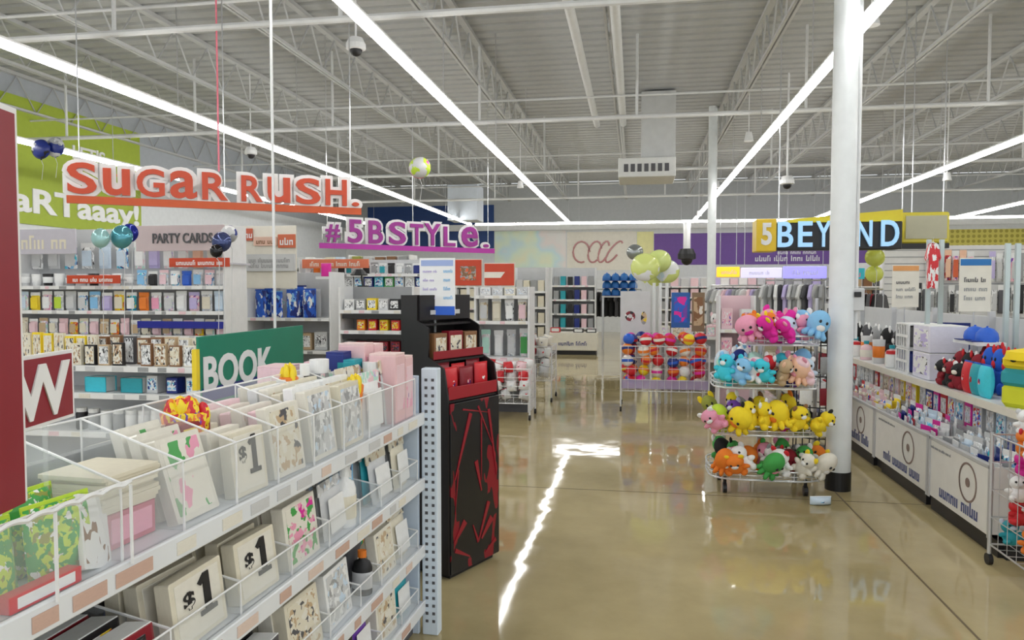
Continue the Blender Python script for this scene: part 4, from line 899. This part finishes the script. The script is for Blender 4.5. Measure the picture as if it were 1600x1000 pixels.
row('box', Frame((a+b2)/2, 17.6, 0), -(b2-a)/2+.02, -.05, .1, z1+.003, .12, .25, .1, ['red'], 'box', 'on the far white bin', 'box', 'boxes on the far bin', None)
row('box', Frame((a+b2)/2, 17.6, 0), 0, (b2-a)/2-.02, .1, z1+.003, .1, .25, .1, ['black'], 'tray', 'on the far white bin', 'box', 'boxes on the far bin', None)
# clothes racks far middle
for (x0, x1, Yq, ytop, cols, nm, cnt) in ((932, 1002, 20.0, 452, ['black','dark grey','black'], 'dark clothes rack at the end of the aisle', 9), (1112, 1190, 14.5, 446, ['grey','light grey','white','pale pink','lavender'], 'pale clothes rack behind the plush stand', 11), (1195, 1290, 13.5, 438, ['light grey','grey','white','dark grey','lavender'], 'grey clothes rack left of the round column', 12), (1333, 1380, 12.0, 452, ['black','dark grey','dark red'], 'dark clothes rack right of the round column', 8)):
    a, b2, z0, z1 = span(x0, 440, x1, ytop, Yq); W_ = b2 - a; zt_ = zof((x0+x1)/2, ytop, Yq)
    t = thing('clothes_rack', nm, 'clothes rack', ((a+b2)/2, Yq, 0))
    MB().tube([(-W_/2, 0, zt_), (W_/2, 0, zt_)], .014, 8).build('rail', STEEL, t)
    for sx in (-1, 1): MB().tube([(sx*W_/2, 0, 0.02), (sx*W_/2, 0, zt_)], .014, 8).build('upright', STEEL, t); MB().box(sx*W_/2-.02, sx*W_/2+.02, -.25, .25, 0, .03).build('foot', STEEL, t)
    for i in range(cnt):
        c = cols[i % len(cols)]
        item('garment', ((a+b2)/2 - W_/2 + W_*(i+.5)/cnt, Yq, zt_ - .74), (.42, .05, .68), .9 + random.uniform(-.3,.3), f'{c} garment, {nth(i)} from the left on the {nm}'.replace('dark clothes rack','dark rack').replace('pale clothes rack','pale rack').replace('grey clothes rack','grey rack'), 'garment', 'garments on the ' + nm, [mat(c, .8), STEEL])
f7 = Frame(at(968, 470, 19).x, 19, 0)
t = thing('hat_shelf', 'white shelf topped with blue caps at the end of the aisle', 'shelf', f7.w(0,0,0))
MB().box(-.45,.45,0,.4,1.36,1.4).build('shelf_board', WHITE, t); MB().box(-.45,-.4,.1,.3,0,1.36).box(.4,.45,.1,.3,0,1.36).build('legs', STEEL, t)
for k in range(3):
    for i in range(4):
        item('hat', f7.w(-.33+.22*i, .15, 1.402 + .19*k), (.27,.3,.24), random.uniform(-.3,.3), f'blue cap, {nth(i)} from left in {("lowest","middle","top")[k]} tier of the far stack', 'cap', 'blue caps at the end of the aisle', [mat((.02,.15,.45)), mat('navy'), mat('blue')])
# more back stock along the back wall
for (x0, x1, Yq, top, cols, nm) in ((690, 800, 24.5, 424, ['white','light grey','cream','grey'], 'under the pastel mural'), (1030, 1110, 24.5, 432, ['grey','pale pink','light grey'], 'under the left of the purple panel'), (1110, 1300, 24.5, 436, ['lavender','light grey','white','grey','pale pink'], 'under the right of the purple panel'), (1330, 1400, 24.0, 410, ['tan','brown','dark grey'], 'under the yellow dotted wall')):
    f_, w_ = face(x0, x1, Yq); zz = [.5, .9, 1.3, 1.65]
    zt_ = zof((x0+x1)/2, top, Yq); zz = [z for z in zz if z < zt_ + .05]
    shelf_unit(f'distant back wall unit {nm}', f_, w_, .5, zt_, zz)
    for k, z_ in enumerate(zz): row('box', f_, -w_/2+.05, w_/2-.05, .1, z_+.003, .28, .26, .16, cols, 'carton', f'on tier {("one","two","three","four")[k]} {nm}', 'carton', 'distant cartons ' + nm, ['pastel','mono'], parts=False, name='carton')
# lit back signs
for (x0, y0, x1, y1, c, s_, nm) in ((1120,417,1156,433,(.95,.5,.03),.9,'glowing orange sign under the purple panel'),(1158,418,1222,434,(.6,.58,.9),.7,'glowing lavender sign under the purple panel'),(1224,416,1292,435,(.3,.28,.9),.8,'glowing violet-blue sign with white lettering left of the round column')):
    a_, b2, z0, z1 = span(x0, y0, x1, y1, 23.0); t = thing('lit_sign', nm, 'sign', (a_, 23.0, z0))
    MB().box(0, b2-a_, 0, .1, 0, z1-z0, .02).build('light_box', emit('lit_%d' % x0, c, s_), t)
    scribble('lettering', (b2-a_)*.2, (b2-a_)*.85, (z1-z0)*.3, (z1-z0)*.4, -.002, WHITE, t, x0)
    wires(t, [(.1,.05),(b2-a_-.1,.05)], z1-z0, ZC-z0, .01)

# ================================================================== BALL BIN
BX0, BX1, BY = at(970, 600, 9.6).x, at(1108, 600, 9.6).x, 9.6
wire_bin('white wire bin on casters heaped with coloured balls in the aisle', BX0, BX1, BY, BY + .6, .27, .85, m=WIRE)
tag(bxo('bin_liner', (BX0+.01, BX1-.01, BY+.01, BY+.02, .3, .42), clear('lilac_plastic', (.5,.42,.65), .6), None), 'lilac plastic strip along the lower front of the ball bin', 'liner')
heap('ball', BX0+.02, BX1-.02, BY+.02, BY+.58, .29, 1.0, .155, ['red','navy','yellow','red','magenta','white','orange','red','ivory','blue'], 'ball', 'of the ball bin', 'balls in the ball bin', 'ball', None, 3)
# upright panels behind balls
for (x0, y0, x1, y1, m, nm, dec) in ((969,455,1016,600,mat('light grey'),'grey-white product panel at the left end of the ball bin','dots'),(1049,457,1078,512,mat((.02,.12,.42)),'blue printed poster behind the ball bin','blot'),(1081,457,1101,518,mat((.25,.17,.1)),'narrow brown printed poster right of the blue one','blot')):
    Yp = 10.28 if x0 < 1000 else 10.3
    a_, b2, z0, z1 = span(x0, y0, x1, y1, Yp); t = thing('poster_stand', nm, 'panel', (a_, Yp, 0))
    MB().box(0, b2-a_, 0, .015, z0, z1, .003).build('board', m, t); MB().box(0, .02, .016, .03, 0, z1).box(b2-a_-.02, b2-a_, .016, .03, 0, z1).build('posts', WHITE, t)
    w_ = b2 - a_
    if dec == 'dots':
        r1 = MB(); r1.T = Matrix.Translation((w_*.33, -.001, at(988, 494, Yp).z)) @ Matrix.Rotation(PI/2, 4, 'X'); r1.lathe([(.03,0),(.07,0),(.07,.004),(.03,.004)], 16); r1.build('round_print', pmat(['dark red','black','white','dark red'],30), t)
        MB().ball((w_*.78, -.001, at(1005, 497, Yp).z), (.04,.004,.09)).build('oval_print', pmat(['tan','yellow','black','grey'],20), t)
    else: MB().box(w_*.15, w_*.85, -.003, -.0005, z0 + (z1-z0)*.15, z1 - (z1-z0)*.12).build('printed_picture', pmat((['blue','purple','magenta','sky blue'] if x0 < 1080 else ['brown','tan','ivory','black']), 9), t)
for i, (x0, nm) in enumerate(((1022, 'left'), (1032, 'middle'), (1042, 'right'))):
    p = at(x0, 450, 10.35); tag(MB().tube([(p.x, 10.35, 0), (p.x, 10.35, at(x0, 442, 10.35).z)], .022, 10).build('display_post', mat((.75,.79,.78), .4)), f'{nm} of three white posts behind the ball bin', 'post', 'posts behind the ball bin')
# lime cluster
for i, (px, py, r_, l_) in enumerate(((1008,418,.21,'large lime foil balloon at the left of the cluster over the ball bin'),(1030,408,.17,'lime foil balloon at the top of the cluster over the ball bin'),(1042,424,.18,'lime foil balloon at the right of the cluster over the ball bin'),(1024,434,.13,'pale lime foil balloon at the bottom of the cluster over the ball bin'))):
    balloon(px, py, 10.9 + .14*i, r_, 'lime', l_, .6, parts2=pmat(['pale lime','pale lime','white','pale blue'], 4.5, .15) if i != 1 else mat((.68,.78,.28), .2))
balloon(992, 394, 11.3, .12, 'grey', 'grey foil balloon above the lime cluster', .6, parts2=mat((.3,.32,.32), .15, .5))
# beige table with cream goods between ball bin and plush stand
f8, W8 = face(1030, 1160, 11.6)
shelf_unit('low white table unit behind the ball bin with cream goods', f8, W8, .5, .86, (.5, .85), base=.1)
row('box', f8, -W8/2+.03, W8/2-.03, .15, .852, .16, .14, .14, ['ivory','tan','cream','white','pale pink'], 'gift box', 'on the low table behind the ball bin', 'box', 'gift boxes on the low table', ['pastel','craft'])
row('plush', f8, -W8/2+.3, W8/2-.03, .36, .852, .34, .2, .2, ['white','ivory','pale pink'], 'plush', 'on the back of the low table', 'plush toy', 'plush on the low table')
f9, W9 = face(1125, 1180, 9.2)
t = shelf_unit('narrow pink-white stand behind the plush tiers', f9, W9, .3, zof(1150, 462, 9.2), [zof(1150, y, 9.2) for y in (560, 515)], back='pale pink')
for k, y in enumerate((560, 515)): row('box', f9, -W9/2+.02, W9/2-.02, .1, zof(1150, y, 9.2)+.003, .26, .14, .12, ['pale pink','white','light grey'], 'gift box', f'on the {("lower","upper")[k]} tier of the pink stand', 'box', 'boxes on the pink stand', ['pinks'])

# ================================================================== PLUSH STAND
PX, PY = 1.0, 6.1
ps_ = thing('tiered_merchandiser', 'rolling four-tier wire stand of plush toys beside the round column', 'display stand', (PX, PY, 0))
tiers = ((.13, .42, .3), (.47, .4, .28), (.83, .39, .26), (1.16, .29, .2))
for i, (z, a, b_) in enumerate(tiers):
    xo = .12 if i == 3 else 0
    n = 28; ring = lambda k_, zz, q=1.0: [(xo + a*q*math.copysign(abs(math.cos(2*PI*j/n))**.5, math.cos(2*PI*j/n)), b_*q*math.copysign(abs(math.sin(2*PI*j/n))**.5, math.sin(2*PI*j/n)), zz) for j in range(n)]
    w_ = MB().tube(ring(0, z), .007, 5, True).tube(ring(0, z + .07), .007, 5, True).tube(ring(0, z + .035), .004, 5, True)
    r0, r1 = ring(0, z), ring(0, z + .07)
    for j in range(n): w_.tube([r0[j], r1[j]], .003, 4)
    for j in range(-5, 6): y_ = b_*.95*j/5.5; w_.tube([(xo - a*.93, y_, z), (xo + a*.93, y_, z)], .003, 4)
    tb = w_.build('tier_basket', WIRE, ps_)
MB().tube([(0, .1, .1), (0, .1, 1.28)], .02, 10).tube([(.15, .1, .1), (.15, .1, 1.2)], .02, 10).build('centre_poles', STEEL, ps_)
for sx in (-1, 1):
    for sy in (-1, 1):
        c_ = MB(); c_.T = Matrix.Translation((sx*.3, sy*.2, .04)) @ Matrix.Rotation(PI/2, 4, 'Y'); c_.cyl((0,0,-.014), .04, .028, 16)
        l_ = MB().tube([(sx*.3, sy*.2, .13), (sx*.3, sy*.2, .05)], .014, 6).build('leg', BLACK, ps_); c_.build('caster', BLACK, l_)
plan = {
 3: [('pink','magenta'),('magenta','yellow'),('magenta','pink'),('sky blue','white'),('orange','orange'),('orange','yellow'),('pale blue','white'),('pink','white')],
 2: [('turquoise','sky blue'),('sky blue','turquoise'),('white','red'),('turquoise','pink'),('tan','peach'),('peach','pink'),('pale pink','pink'),('mint','white'),('turquoise','white'),('white','sky blue'),('red','white'),('navy','white'),('purple','magenta'),('pale blue','white')],
 1: [('pink','white'),('yellow','orange'),('yellow','black'),('yellow','white'),('yellow','orange'),('yellow','brown'),('yellow','black'),('lime','yellow'),('purple','lavender'),('grey','white'),('yellow','brown'),('yellow','white'),('magenta','pink'),('olive','yellow')],
 0: [('orange','white'),('orange','yellow'),('white','light grey'),('green','pink'),('white','red'),('ivory','yellow'),('ivory','white'),('pink','green'),('green','black'),('orange','orange'),('white','grey'),('black','red'),('dark red','black'),('green','white')]}
tn = {3: 'top tier', 2: 'second tier down', 1: 'third tier down', 0: 'bottom tier'}
for ti, lst in plan.items():
    z, a, b_ = tiers[ti]; xo = .12 if ti == 3 else 0
    lst = lst + lst[::-2] if ti < 3 else lst + lst[:4]
    n = len(lst); third = (n + 2) // 3
    for i, (c, c2) in enumerate(lst):
        rowi, j = divmod(i, third); cnt = min(third, n - rowi * third); aa = a * (.94, .9, .84)[rowi]
        x = xo - aa + 2 * aa * (j + .5) / cnt + random.uniform(-.015, .015); y = b_ * (-.86, -.42, .12)[rowi] + random.uniform(-.02, .02)
        zz = z + (.055, .035, .015)[rowi]
        s_ = random.uniform(.17, .215); hh = random.uniform(.19, .235) if rowi < 2 else random.uniform(.25, .3)
        kind = 'blob' if (i * 5 + ti) % 3 == 0 else 'plush'
        lab = f"{c} plush toy with {c2} trim, {nth(j)} from left, {('front','middle','rear')[rowi]} row of {tn[ti]}"
        tx = random.uniform(-.1, .75) if rowi == 0 else random.uniform(-.3, .3)
        item(kind, (PX + x, PY + y, zz), (s_, s_ * .9, hh), random.uniform(-1.1, 1.1), lab, 'plush toy', 'plush toys on the rolling stand', [mat(c,.8), mat(c if kind == 'plush' else c2,.8), mat(c2,.8), mat(c2,.8), mat(c2,.8), mat(c2,.8), mat('white' if c != 'white' else c2,.8)], None, (tx, random.uniform(-.75, .75)))
item('bag', (PX + .36, PY - .42, .001), (.16, .1, .06), .2, 'crumpled clear and blue bag on the floor by the plush stand', 'bag', None, [mat('pale blue', .15), pr('cool'), mat('white')])

# black wire rack behind the column
t = thing('spinner_rack', 'black wire spinner rack partly behind the round column', 'rack', (1.75, 7.6, 0))
w_ = MB()
for k in range(5): w_.tube([(math.cos(q)*.2, math.sin(q)*.2, .15 + k*.3) for q in [j*PI/8 for j in range(16)]], .006, 5, True)
for j in range(8): q = j*PI/4; w_.tube([(math.cos(q)*.2, math.sin(q)*.2, .02), (math.cos(q)*.2, math.sin(q)*.2, 1.4)], .006, 5)
w_.build('wire_cage', BLACK, t); MB().tube([(0,0,0.0),(0,0,1.5)],.02,8).build('pole', STEEL, t); MB().cyl((0,0,0),.22,.02).build('base', BLACK, t)
f10 = Frame(1.75, 7.6, 0)
for k in range(4):
    for j in range(8):
        q = j*PI/4 + .2
        item('pack', (1.75 + math.cos(q)*.235, 7.6 + math.sin(q)*.235, .18 + k*.3), (.13,.04,.2), q + PI/2, f'{("grey","black","white","dark red")[(j+k)%4]} carded pack, {nth(j)} around in {("lowest","second","third","top")[k]} ring of spinner rack', 'pack', 'packs on the spinner rack', [mat(('grey','black','white','dark red')[(j+k)%4]), mat('light grey'), mat('white')], parts=False)

# ================================================================== RIGHT GONDOLA
RX = 2.1
def yx(px, X): return atx(px, 520, X).y
rgx = thing('gondola_shelving', 'long white gondola shelving along the right side of the aisle', 'shelf', (RX, 0, 0))
Y0, Y1 = 4.68, 12.7
MB().box(.95, .98, Y0, Y1, .0, 1.35).build('back_panel', mat('light grey'), rgx)
MB().box(.06, .94, Y0, Y1, 0, .09).build('base_plinth', BLACK, rgx)
ZS = .84
s = MB().box(.22, .949, Y0, Y1, ZS - .03, ZS, .004).build('shelf', mat((.78,.8,.8), .35), rgx)
MB().box(.205, .219, Y0, Y1, ZS - .045, ZS + .008).build('price_strip', mat('ivory', .3), s)
MB().box(.3, .949, Y0, Y1, .54, .56).build('shelf', WHITE, rgx)
for y in (4.72, 5.7, 6.93, 8.15, 9.37, 10.6, 11.8): MB().box(.9, .95, y - .02, y + .02, 0, 1.4).build('upright', mat('silver', .4), rgx)
ink = mat((.08,.1,.25), .5)
BINS = ((4.76, .92), (5.71, 1.2), (6.93, 1.2), (8.15, 1.2), (9.37, 1.2), (10.59, 1.2))
for i, (y, wd) in enumerate(BINS):
    t = thing('dump_bin', f'white printed bin with round emblem and blue lettering, {nth(i)} from the camera along the right shelves', 'bin', (RX, y + wd/2, 0), -PI/2, 'white printed bins')
    b_ = MB().box(-wd/2, wd/2, 0, .015, .11, .53, .004).box(-wd/2, wd/2, .26, .275, .11, .53).box(-wd/2, -wd/2 + .015, .016, .259, .11, .53).box(wd/2 - .015, wd/2, .016, .259, .11, .53).box(-wd/2, wd/2, .016, .259, .11, .125)
    body = b_.build('bin_body', mat((.8,.79,.76), .45), t)
    MB().box(-wd/2 - .004, wd/2 + .004, -.008, .02, .515, .545, .004).box(-wd/2 - .01, -wd/2 + .02, -.008, -.001, .1, .54).box(wd/2 - .02, wd/2 + .01, -.008, -.001, .1, .54).build('metal_frame', mat('silver', .4, .3), t)
    rg = MB(); rg.T = Matrix.Translation((wd*.17, -.001, .36)) @ Matrix.Rotation(PI/2, 4, 'X'); rg.lathe([(.115,0),(.128,0),(.128,.003),(.115,.003)], 28); rg.lathe([(0,.001),(.03,.001),(.03,.003),(0,.003)],14); rg.build('round_emblem', mat((.25,.18,.16)), t)
    scribble('blue_lettering', -wd*.3, wd*.36, .15, .09, -.001, ink, t, 50 + i)
    scribble('small_print', -.5, -.1, .46, .02, -.001, mat('grey'), t, 70 + i)
    MB().box(-.5, .5, .03, .25, .0, .1).build('black_feet', BLACK, t)
rf = lambda y: Frame(RX, y, -PI/2)     # local x = -Y (towards camera), local y = +X
RG = 'packs in the right-hand bins'
rcols = [['grey','pale blue','light grey','red','pale blue','navy'], ['light grey','navy','magenta','light grey','red','pale blue'], ['red','yellow','cream','light grey','pale pink'], ['grey','white','red','light grey'], ['grey','dark grey','white'], ['grey','white'], ['grey','light grey']]
rpr = [['grey mix','cool'], ['grey mix','primary','cool'], ['primary','pastel','craft'], ['mono','grey mix'], ['mono'], ['mono'], ['mono']]
for i, (y, wd) in enumerate(BINS[:5]):
    f_ = rf(y + wd/2)
    for k, (yy, zz) in enumerate(((.07, .36), (.15, .41), (.22, .45))):
        row('pack', f_, -wd/2+.05, wd/2-.05, yy, zz, .2, .12, .05, rcols[i], 'toy pack', f'in the {("front","middle","rear")[k]} row of the {nth(i)} right bin', 'toy pack', RG, rpr[i], side='far end', rzj=.3)
    row('box', f_, -wd/2+.02, wd/2-.02, .4, .562, .2, .13, .1, rcols[i], 'toy box', f'on the low shelf behind the {nth(i)} right bin', 'toy box', 'boxes behind the right bins', rpr[i], side='far end')
# goods standing on the right shelf, far to near
def on_shelf(kind, y, x, w_, d_, h_, label, cat, mats_, rz=-PI/2, z=ZS + .001, group=None, tilt=(0,0)):
    return item(kind, (RX + x, y, z), (w_, d_, h_), rz, label, cat, group, mats_, None, tilt)
for i in range(9): on_shelf(('jar','bottle','cup')[i % 3], 7.5 + i*.2, .32 + .06*(i%2), .12, .12, .16 + .04*(i%3), f'{("white","pale pink","light grey")[i%3]} {("jar","bottle","cup")[i%3]}, {nth(i)} from the camera on the far part of the right shelf', ('jar','bottle','cup')[i%3], [mat(('white','pale pink','light grey')[i%3]), mat(('red','teal','orange')[i%3]), mat('ivory')], group='small goods on the far right shelf')
for i in range(7): on_shelf('plush', 8.0 + i*.35, .55, .22, .2, .34, f'{("dark grey","black","grey")[i%3]} plush, {nth(i)} from the camera in the dark row behind the column', 'plush toy', [mat(('dark grey','black','grey')[i%3],.8), mat(('dark grey','black','grey')[i%3],.8), mat('white',.8)], group='dark plush behind the column')
on_shelf('crate', 7.1, .42, .3, .3, .22, 'white slatted crate at the bottom of the pair on the right shelf', 'crate', [mat('white'), mat('navy')])
on_shelf('crate', 7.1, .42, .3, .3, .22, 'white slatted crate stacked on top of the other on the right shelf', 'crate', [mat('white'), mat('dark grey')], z=ZS + .225)
on_shelf('box', 6.66, .42, .36, .3, .22, 'lower white and lavender printed box beside the slatted crates', 'box', [mat((.75,.74,.85)), pmat(['white','lavender','black','white'],7), mat('white')])
on_shelf('box', 6.66, .42, .36, .3, .22, 'upper white and lavender printed box beside the slatted crates', 'box', [mat((.75,.74,.85)), pmat(['white','lavender','white','grey'],7), mat('white')], z=ZS + .227)
for k in range(3):
    for i in range(3):
        if k == 2 and i == 2: continue
        on_shelf('plush', 5.95 + i*.15, .3 + .13*k, .2, .18, .2 + .07*k, f'red and black plush, {nth(i)} from the camera in the {("front","middle","rear")[k]} row of the right shelf heap', 'plush toy', [mat(('dark red','black')[(i+k)%2],.8), mat(('black','dark red')[(i+k)%2],.8), mat('white',.8), mat('red',.8), mat('red',.8), mat('red',.8), mat('ivory',.8)], rz=-PI/2+random.uniform(-.4,.4), group='red and black plush heap')
for i in range(2): on_shelf('hat', 6.05 + .2*(i%2), .5, .17, .18, .13, f'blue cap, {("nearer","farther")[i%2]} of the two over the red plush', 'cap', [mat(('blue','teal')[i//2]), mat('navy'), mat('blue')], z=ZS + .356, group='caps over the red plush')
tag(bxo('cap_riser', (RX+.4, RX+.6, 5.94, 6.36, ZS+.33, ZS+.355), WHITE), 'white riser shelf carrying the caps over the red plush', 'riser'); 
bpy.data.objects['cap_riser']
MBr = MB().box(RX+.57, RX+.6, 5.95, 5.98, ZS, ZS+.33).box(RX+.57, RX+.6, 6.32, 6.35, ZS, ZS+.33).build('riser_frame', STEEL, bpy.data.objects['cap_riser'])
for i in range(3):
    on_shelf('bag', 5.55 + i*.13, .3, .15, .1, .22, f'teal, red and blue printed bag, {nth(i)} from the camera at the shelf front', 'bag', [mat(('turquoise','teal','red')[i]), pr('redbag'), mat('blue')], group='printed bags on the right shelf')
    on_shelf('plush', 5.55 + i*.15, .46, .18, .16, .33, f'blue plush, {nth(i)} from the camera behind the printed bags', 'plush toy', [mat('blue',.8), mat('blue',.8), mat('red',.8)], group='blue plush on the right shelf')
t = thing('square_plush', 'yellow and teal striped square plush at the right edge of the picture', 'plush toy', (RX + .36, 5.08, ZS), -PI/2 + .5)
MB().box(-.15,.15,-.09,.09,0,.15,.03).build('lime_base', mat((.65,.68,.03),.8), t); MB().box(-.155,.155,-.095,.095,.13,.25,.03).build('teal_band', mat((.03,.33,.38),.8), t)
MB().box(-.15,.15,-.09,.09,.24,.34,.03).lathe([(.15,.0),(.14,.05),(0,.08)],16,(0,0,.31)).build('yellow_top', mat('yellow',.8), t)
for sx in (-1,1): MB().ball((sx*.05,-.1,.31),.018).build('button', BLACK, t)
on_shelf('bag', 4.82, .6, .2, .12, .24, 'lime green bag behind the striped square plush', 'bag', [mat('lime'), pr('teal mix'), mat('yellow')])
# foreground right dump bin
wire_bin('tall grey wire bin of colourful toys at the right edge of the picture', 2.03, 2.85, 3.68, 4.6, .12, .76, m=mat('silver', .35, .6), pitch=.1)
heap('plush', 2.05, 2.83, 3.7, 4.58, .14, .92, .15, ['white','red','yellow','teal','light grey','orange','white','pale blue','magenta','light grey','grey'], 'small plush', 'of right wire bin', 'small plush in the right wire bin', 'plush toy', None, 9)

# tall slat panels behind the right shelf
Yp = 8.3
a, b2, z0, z1 = span(1379, 383, 1660, 560, Yp)
a = max(a, RX + 1.0)
a = at(1379, 470, Yp).x
t = thing('display_wall', 'tall white free-standing display wall above the right shelf', 'display wall', (a, 13.0, 0))
# stands just past the gondola end
k_ = 13.0 / Yp
a, b2, z0, z1 = span(1379, 383, 1700, 560, 13.0)
t.location = (a, 13.0, 0)
slat = MB(); 
MB().box(0, b2-a, 0, .06, 0, z1, .004).build('panel', mat((.74,.74,.73), .5), t)
z = 1.0
while z < z1 - .08: slat.box(.02, b2-a-.02, -.004, -.0005, z, z + .014); z += .11
slat.build('slat_grooves', mat('grey'), t)
fw = Frame(a, 12.95, 0); Wd = b2 - a
def hang(x0, x1, yy0, yy1, Y, n, cols, noun, place, group, prints=None, kind='pack'):
    A, B_, Z0, Z1 = span(x0, yy0, x1, yy1, Y); f_ = Frame(A, Y, 0)
    return row(kind, f_, 0, B_-A, 0, Z0, Z1-Z0, (B_-A)/n*.98, .05, cols, noun, place, 'hanging pack', group, prints, gap=0)
hang(1452, 1522, 390, 438, 12.9, 6, ['red','peach','rust orange','pale pink','peach'], 'hanging bag', 'at the top of the white display wall', 'bags on the display wall', ['redbag','pinks'])
hang(1545, 1600, 392, 440, 12.9, 5, ['lavender','light grey','grey'], 'hanging bag', 'at the top right of the display wall', 'bags on the display wall', ['grey mix','pinks'])
hang(1430, 1502, 442, 492, 12.9, 7, ['black','dark grey','grey'], 'headphone pack', 'in the middle of the display wall', 'headphone packs', ['mono'])
hang(1548, 1600, 446, 490, 12.9, 5, ['light grey','dark grey','black'], 'headphone pack', 'in the middle right of the display wall', 'headphone packs', ['mono'])
hang(1390, 1500, 496, 540, 12.9, 9, ['light grey','tan','grey','cream','dark grey'], 'gadget pack', 'low on the left of the display wall', 'gadget packs', ['mono','craft'])
hang(1500, 1600, 500, 545, 12.9, 8, ['tan','red','light grey','grey','cream'], 'gadget pack', 'low on the right of the display wall', 'gadget packs', ['mono','craft'])
for (x0, y0, x1, y1, hc, nm, Yq) in ((1394, 414, 1436, 480, (.75,.35,.12), 'grey poster with orange band on the white display wall', 7.6), (1499, 403, 1549, 487, (.02,.18,.5), 'ivory poster with blue band over the right shelf', 6.6)):
    A, B_, Z0, Z1 = span(x0, y0, x1, y1, Yq); t = thing('price_poster', nm, 'poster', (A, Yq, 0)); w_ = B_ - A; h_ = Z1 - Z0
    MB().box(0, w_, 0, .008, Z0, Z1, .001).build('poster_board', mat('ivory'), t); MB().box(.005, w_-.005, -.003, -.0005, Z1 - h_*.14, Z1 - h_*.02).build('colour_band', mat(hc), t)
    for i in range(3): scribble('printed_lettering', w_*.15, w_*.85, Z1 - h_*(.45 + .17*i), h_*.09, -.001, mat('dark grey' if i == 0 else 'grey'), t, x0 + i)
    MB().tube([(w_/2, .015, ZS), (w_/2, .015, Z0 + .02)], .006, 6).build('stem', STEEL, t)
for i, (px, nm) in enumerate(((1450,'first'),(1470,'second'),(1573,'third'),(1589,'fourth'))):
    A = at(px, 450, 6.9 if i < 2 else 6.2); 
    yt = at(px, 374 if i < 2 else 380, A.y).z
    tag(MB().box(A.x-.018, A.x+.018, A.y-.015, A.y+.015, ZS+.0 if A.x < RX+.94 else 0, yt, .003).build('display_post', mat((.5,.58,.58), .35, .4)), f'{nm} from the left of four slim grey posts over the right shelf', 'post', 'slim grey posts')
# red/white ribbon item, lime balloon, flag, blue cloth
balloon(1367, 402, 11, .13, 'lime', 'upper lime balloon beside the round column', .6, parts2=mat((.62,.68,.12), .25))
balloon(1366, 428, 11.1, .12, 'lime', 'lower lime balloon beside the round column', .6, parts2=mat((.66,.72,.14), .25))
tb = board(1330, 419, 1351, 436, 12.3, mat('turquoise'), 'turquoise and pink picture board right of the round column', 1, mat('pink'))
MB().box(.08, .11, .021, .04, -tb.location.z, .1).build('stand_post', STEEL, tb)
A = at(1457, 420, 6.85); item('garment', (A.x, 6.85, A.z - .17), (.12, .04, .4), 0, 'red and white striped bow hanging by the slim grey posts', 'bow', None, [pmat(['red','white','red','white'], 6), STEEL], 'bow')
on_shelf('bag', 7.35, .72, .4, .16, .42, 'crumpled dark blue bag behind the slatted crates', 'bag', [mat('navy'), mat('blue'), mat('navy')], rz=-.3)
# far right stock
for (x0, x1, Yq, top, nm, cols) in ((1385, 1480, 20.0, 400, 'beyond the display wall', ['grey','black','brown']), (1560, 1700, 16.0, 392, 'at the far right', ['dark grey','grey','red'])):
    f_, w_ = face(x0, x1, Yq); zz = [.4, .8, 1.2, 1.6]; shelf_unit(f'tall dark stocked unit {nm}', f_, w_, .5, zof((x0+x1)/2, top, Yq), zz, back='grey')
    for k, z_ in enumerate(zz): row('box', f_, -w_/2+.05, w_/2-.05, .1, z_+.003, .28, .26, .16, cols, 'carton', f'on tier {("one","two","three","four")[k]} of the unit {nm}', 'carton', 'cartons ' + nm, ['dark','mono'], parts=False, name='carton')
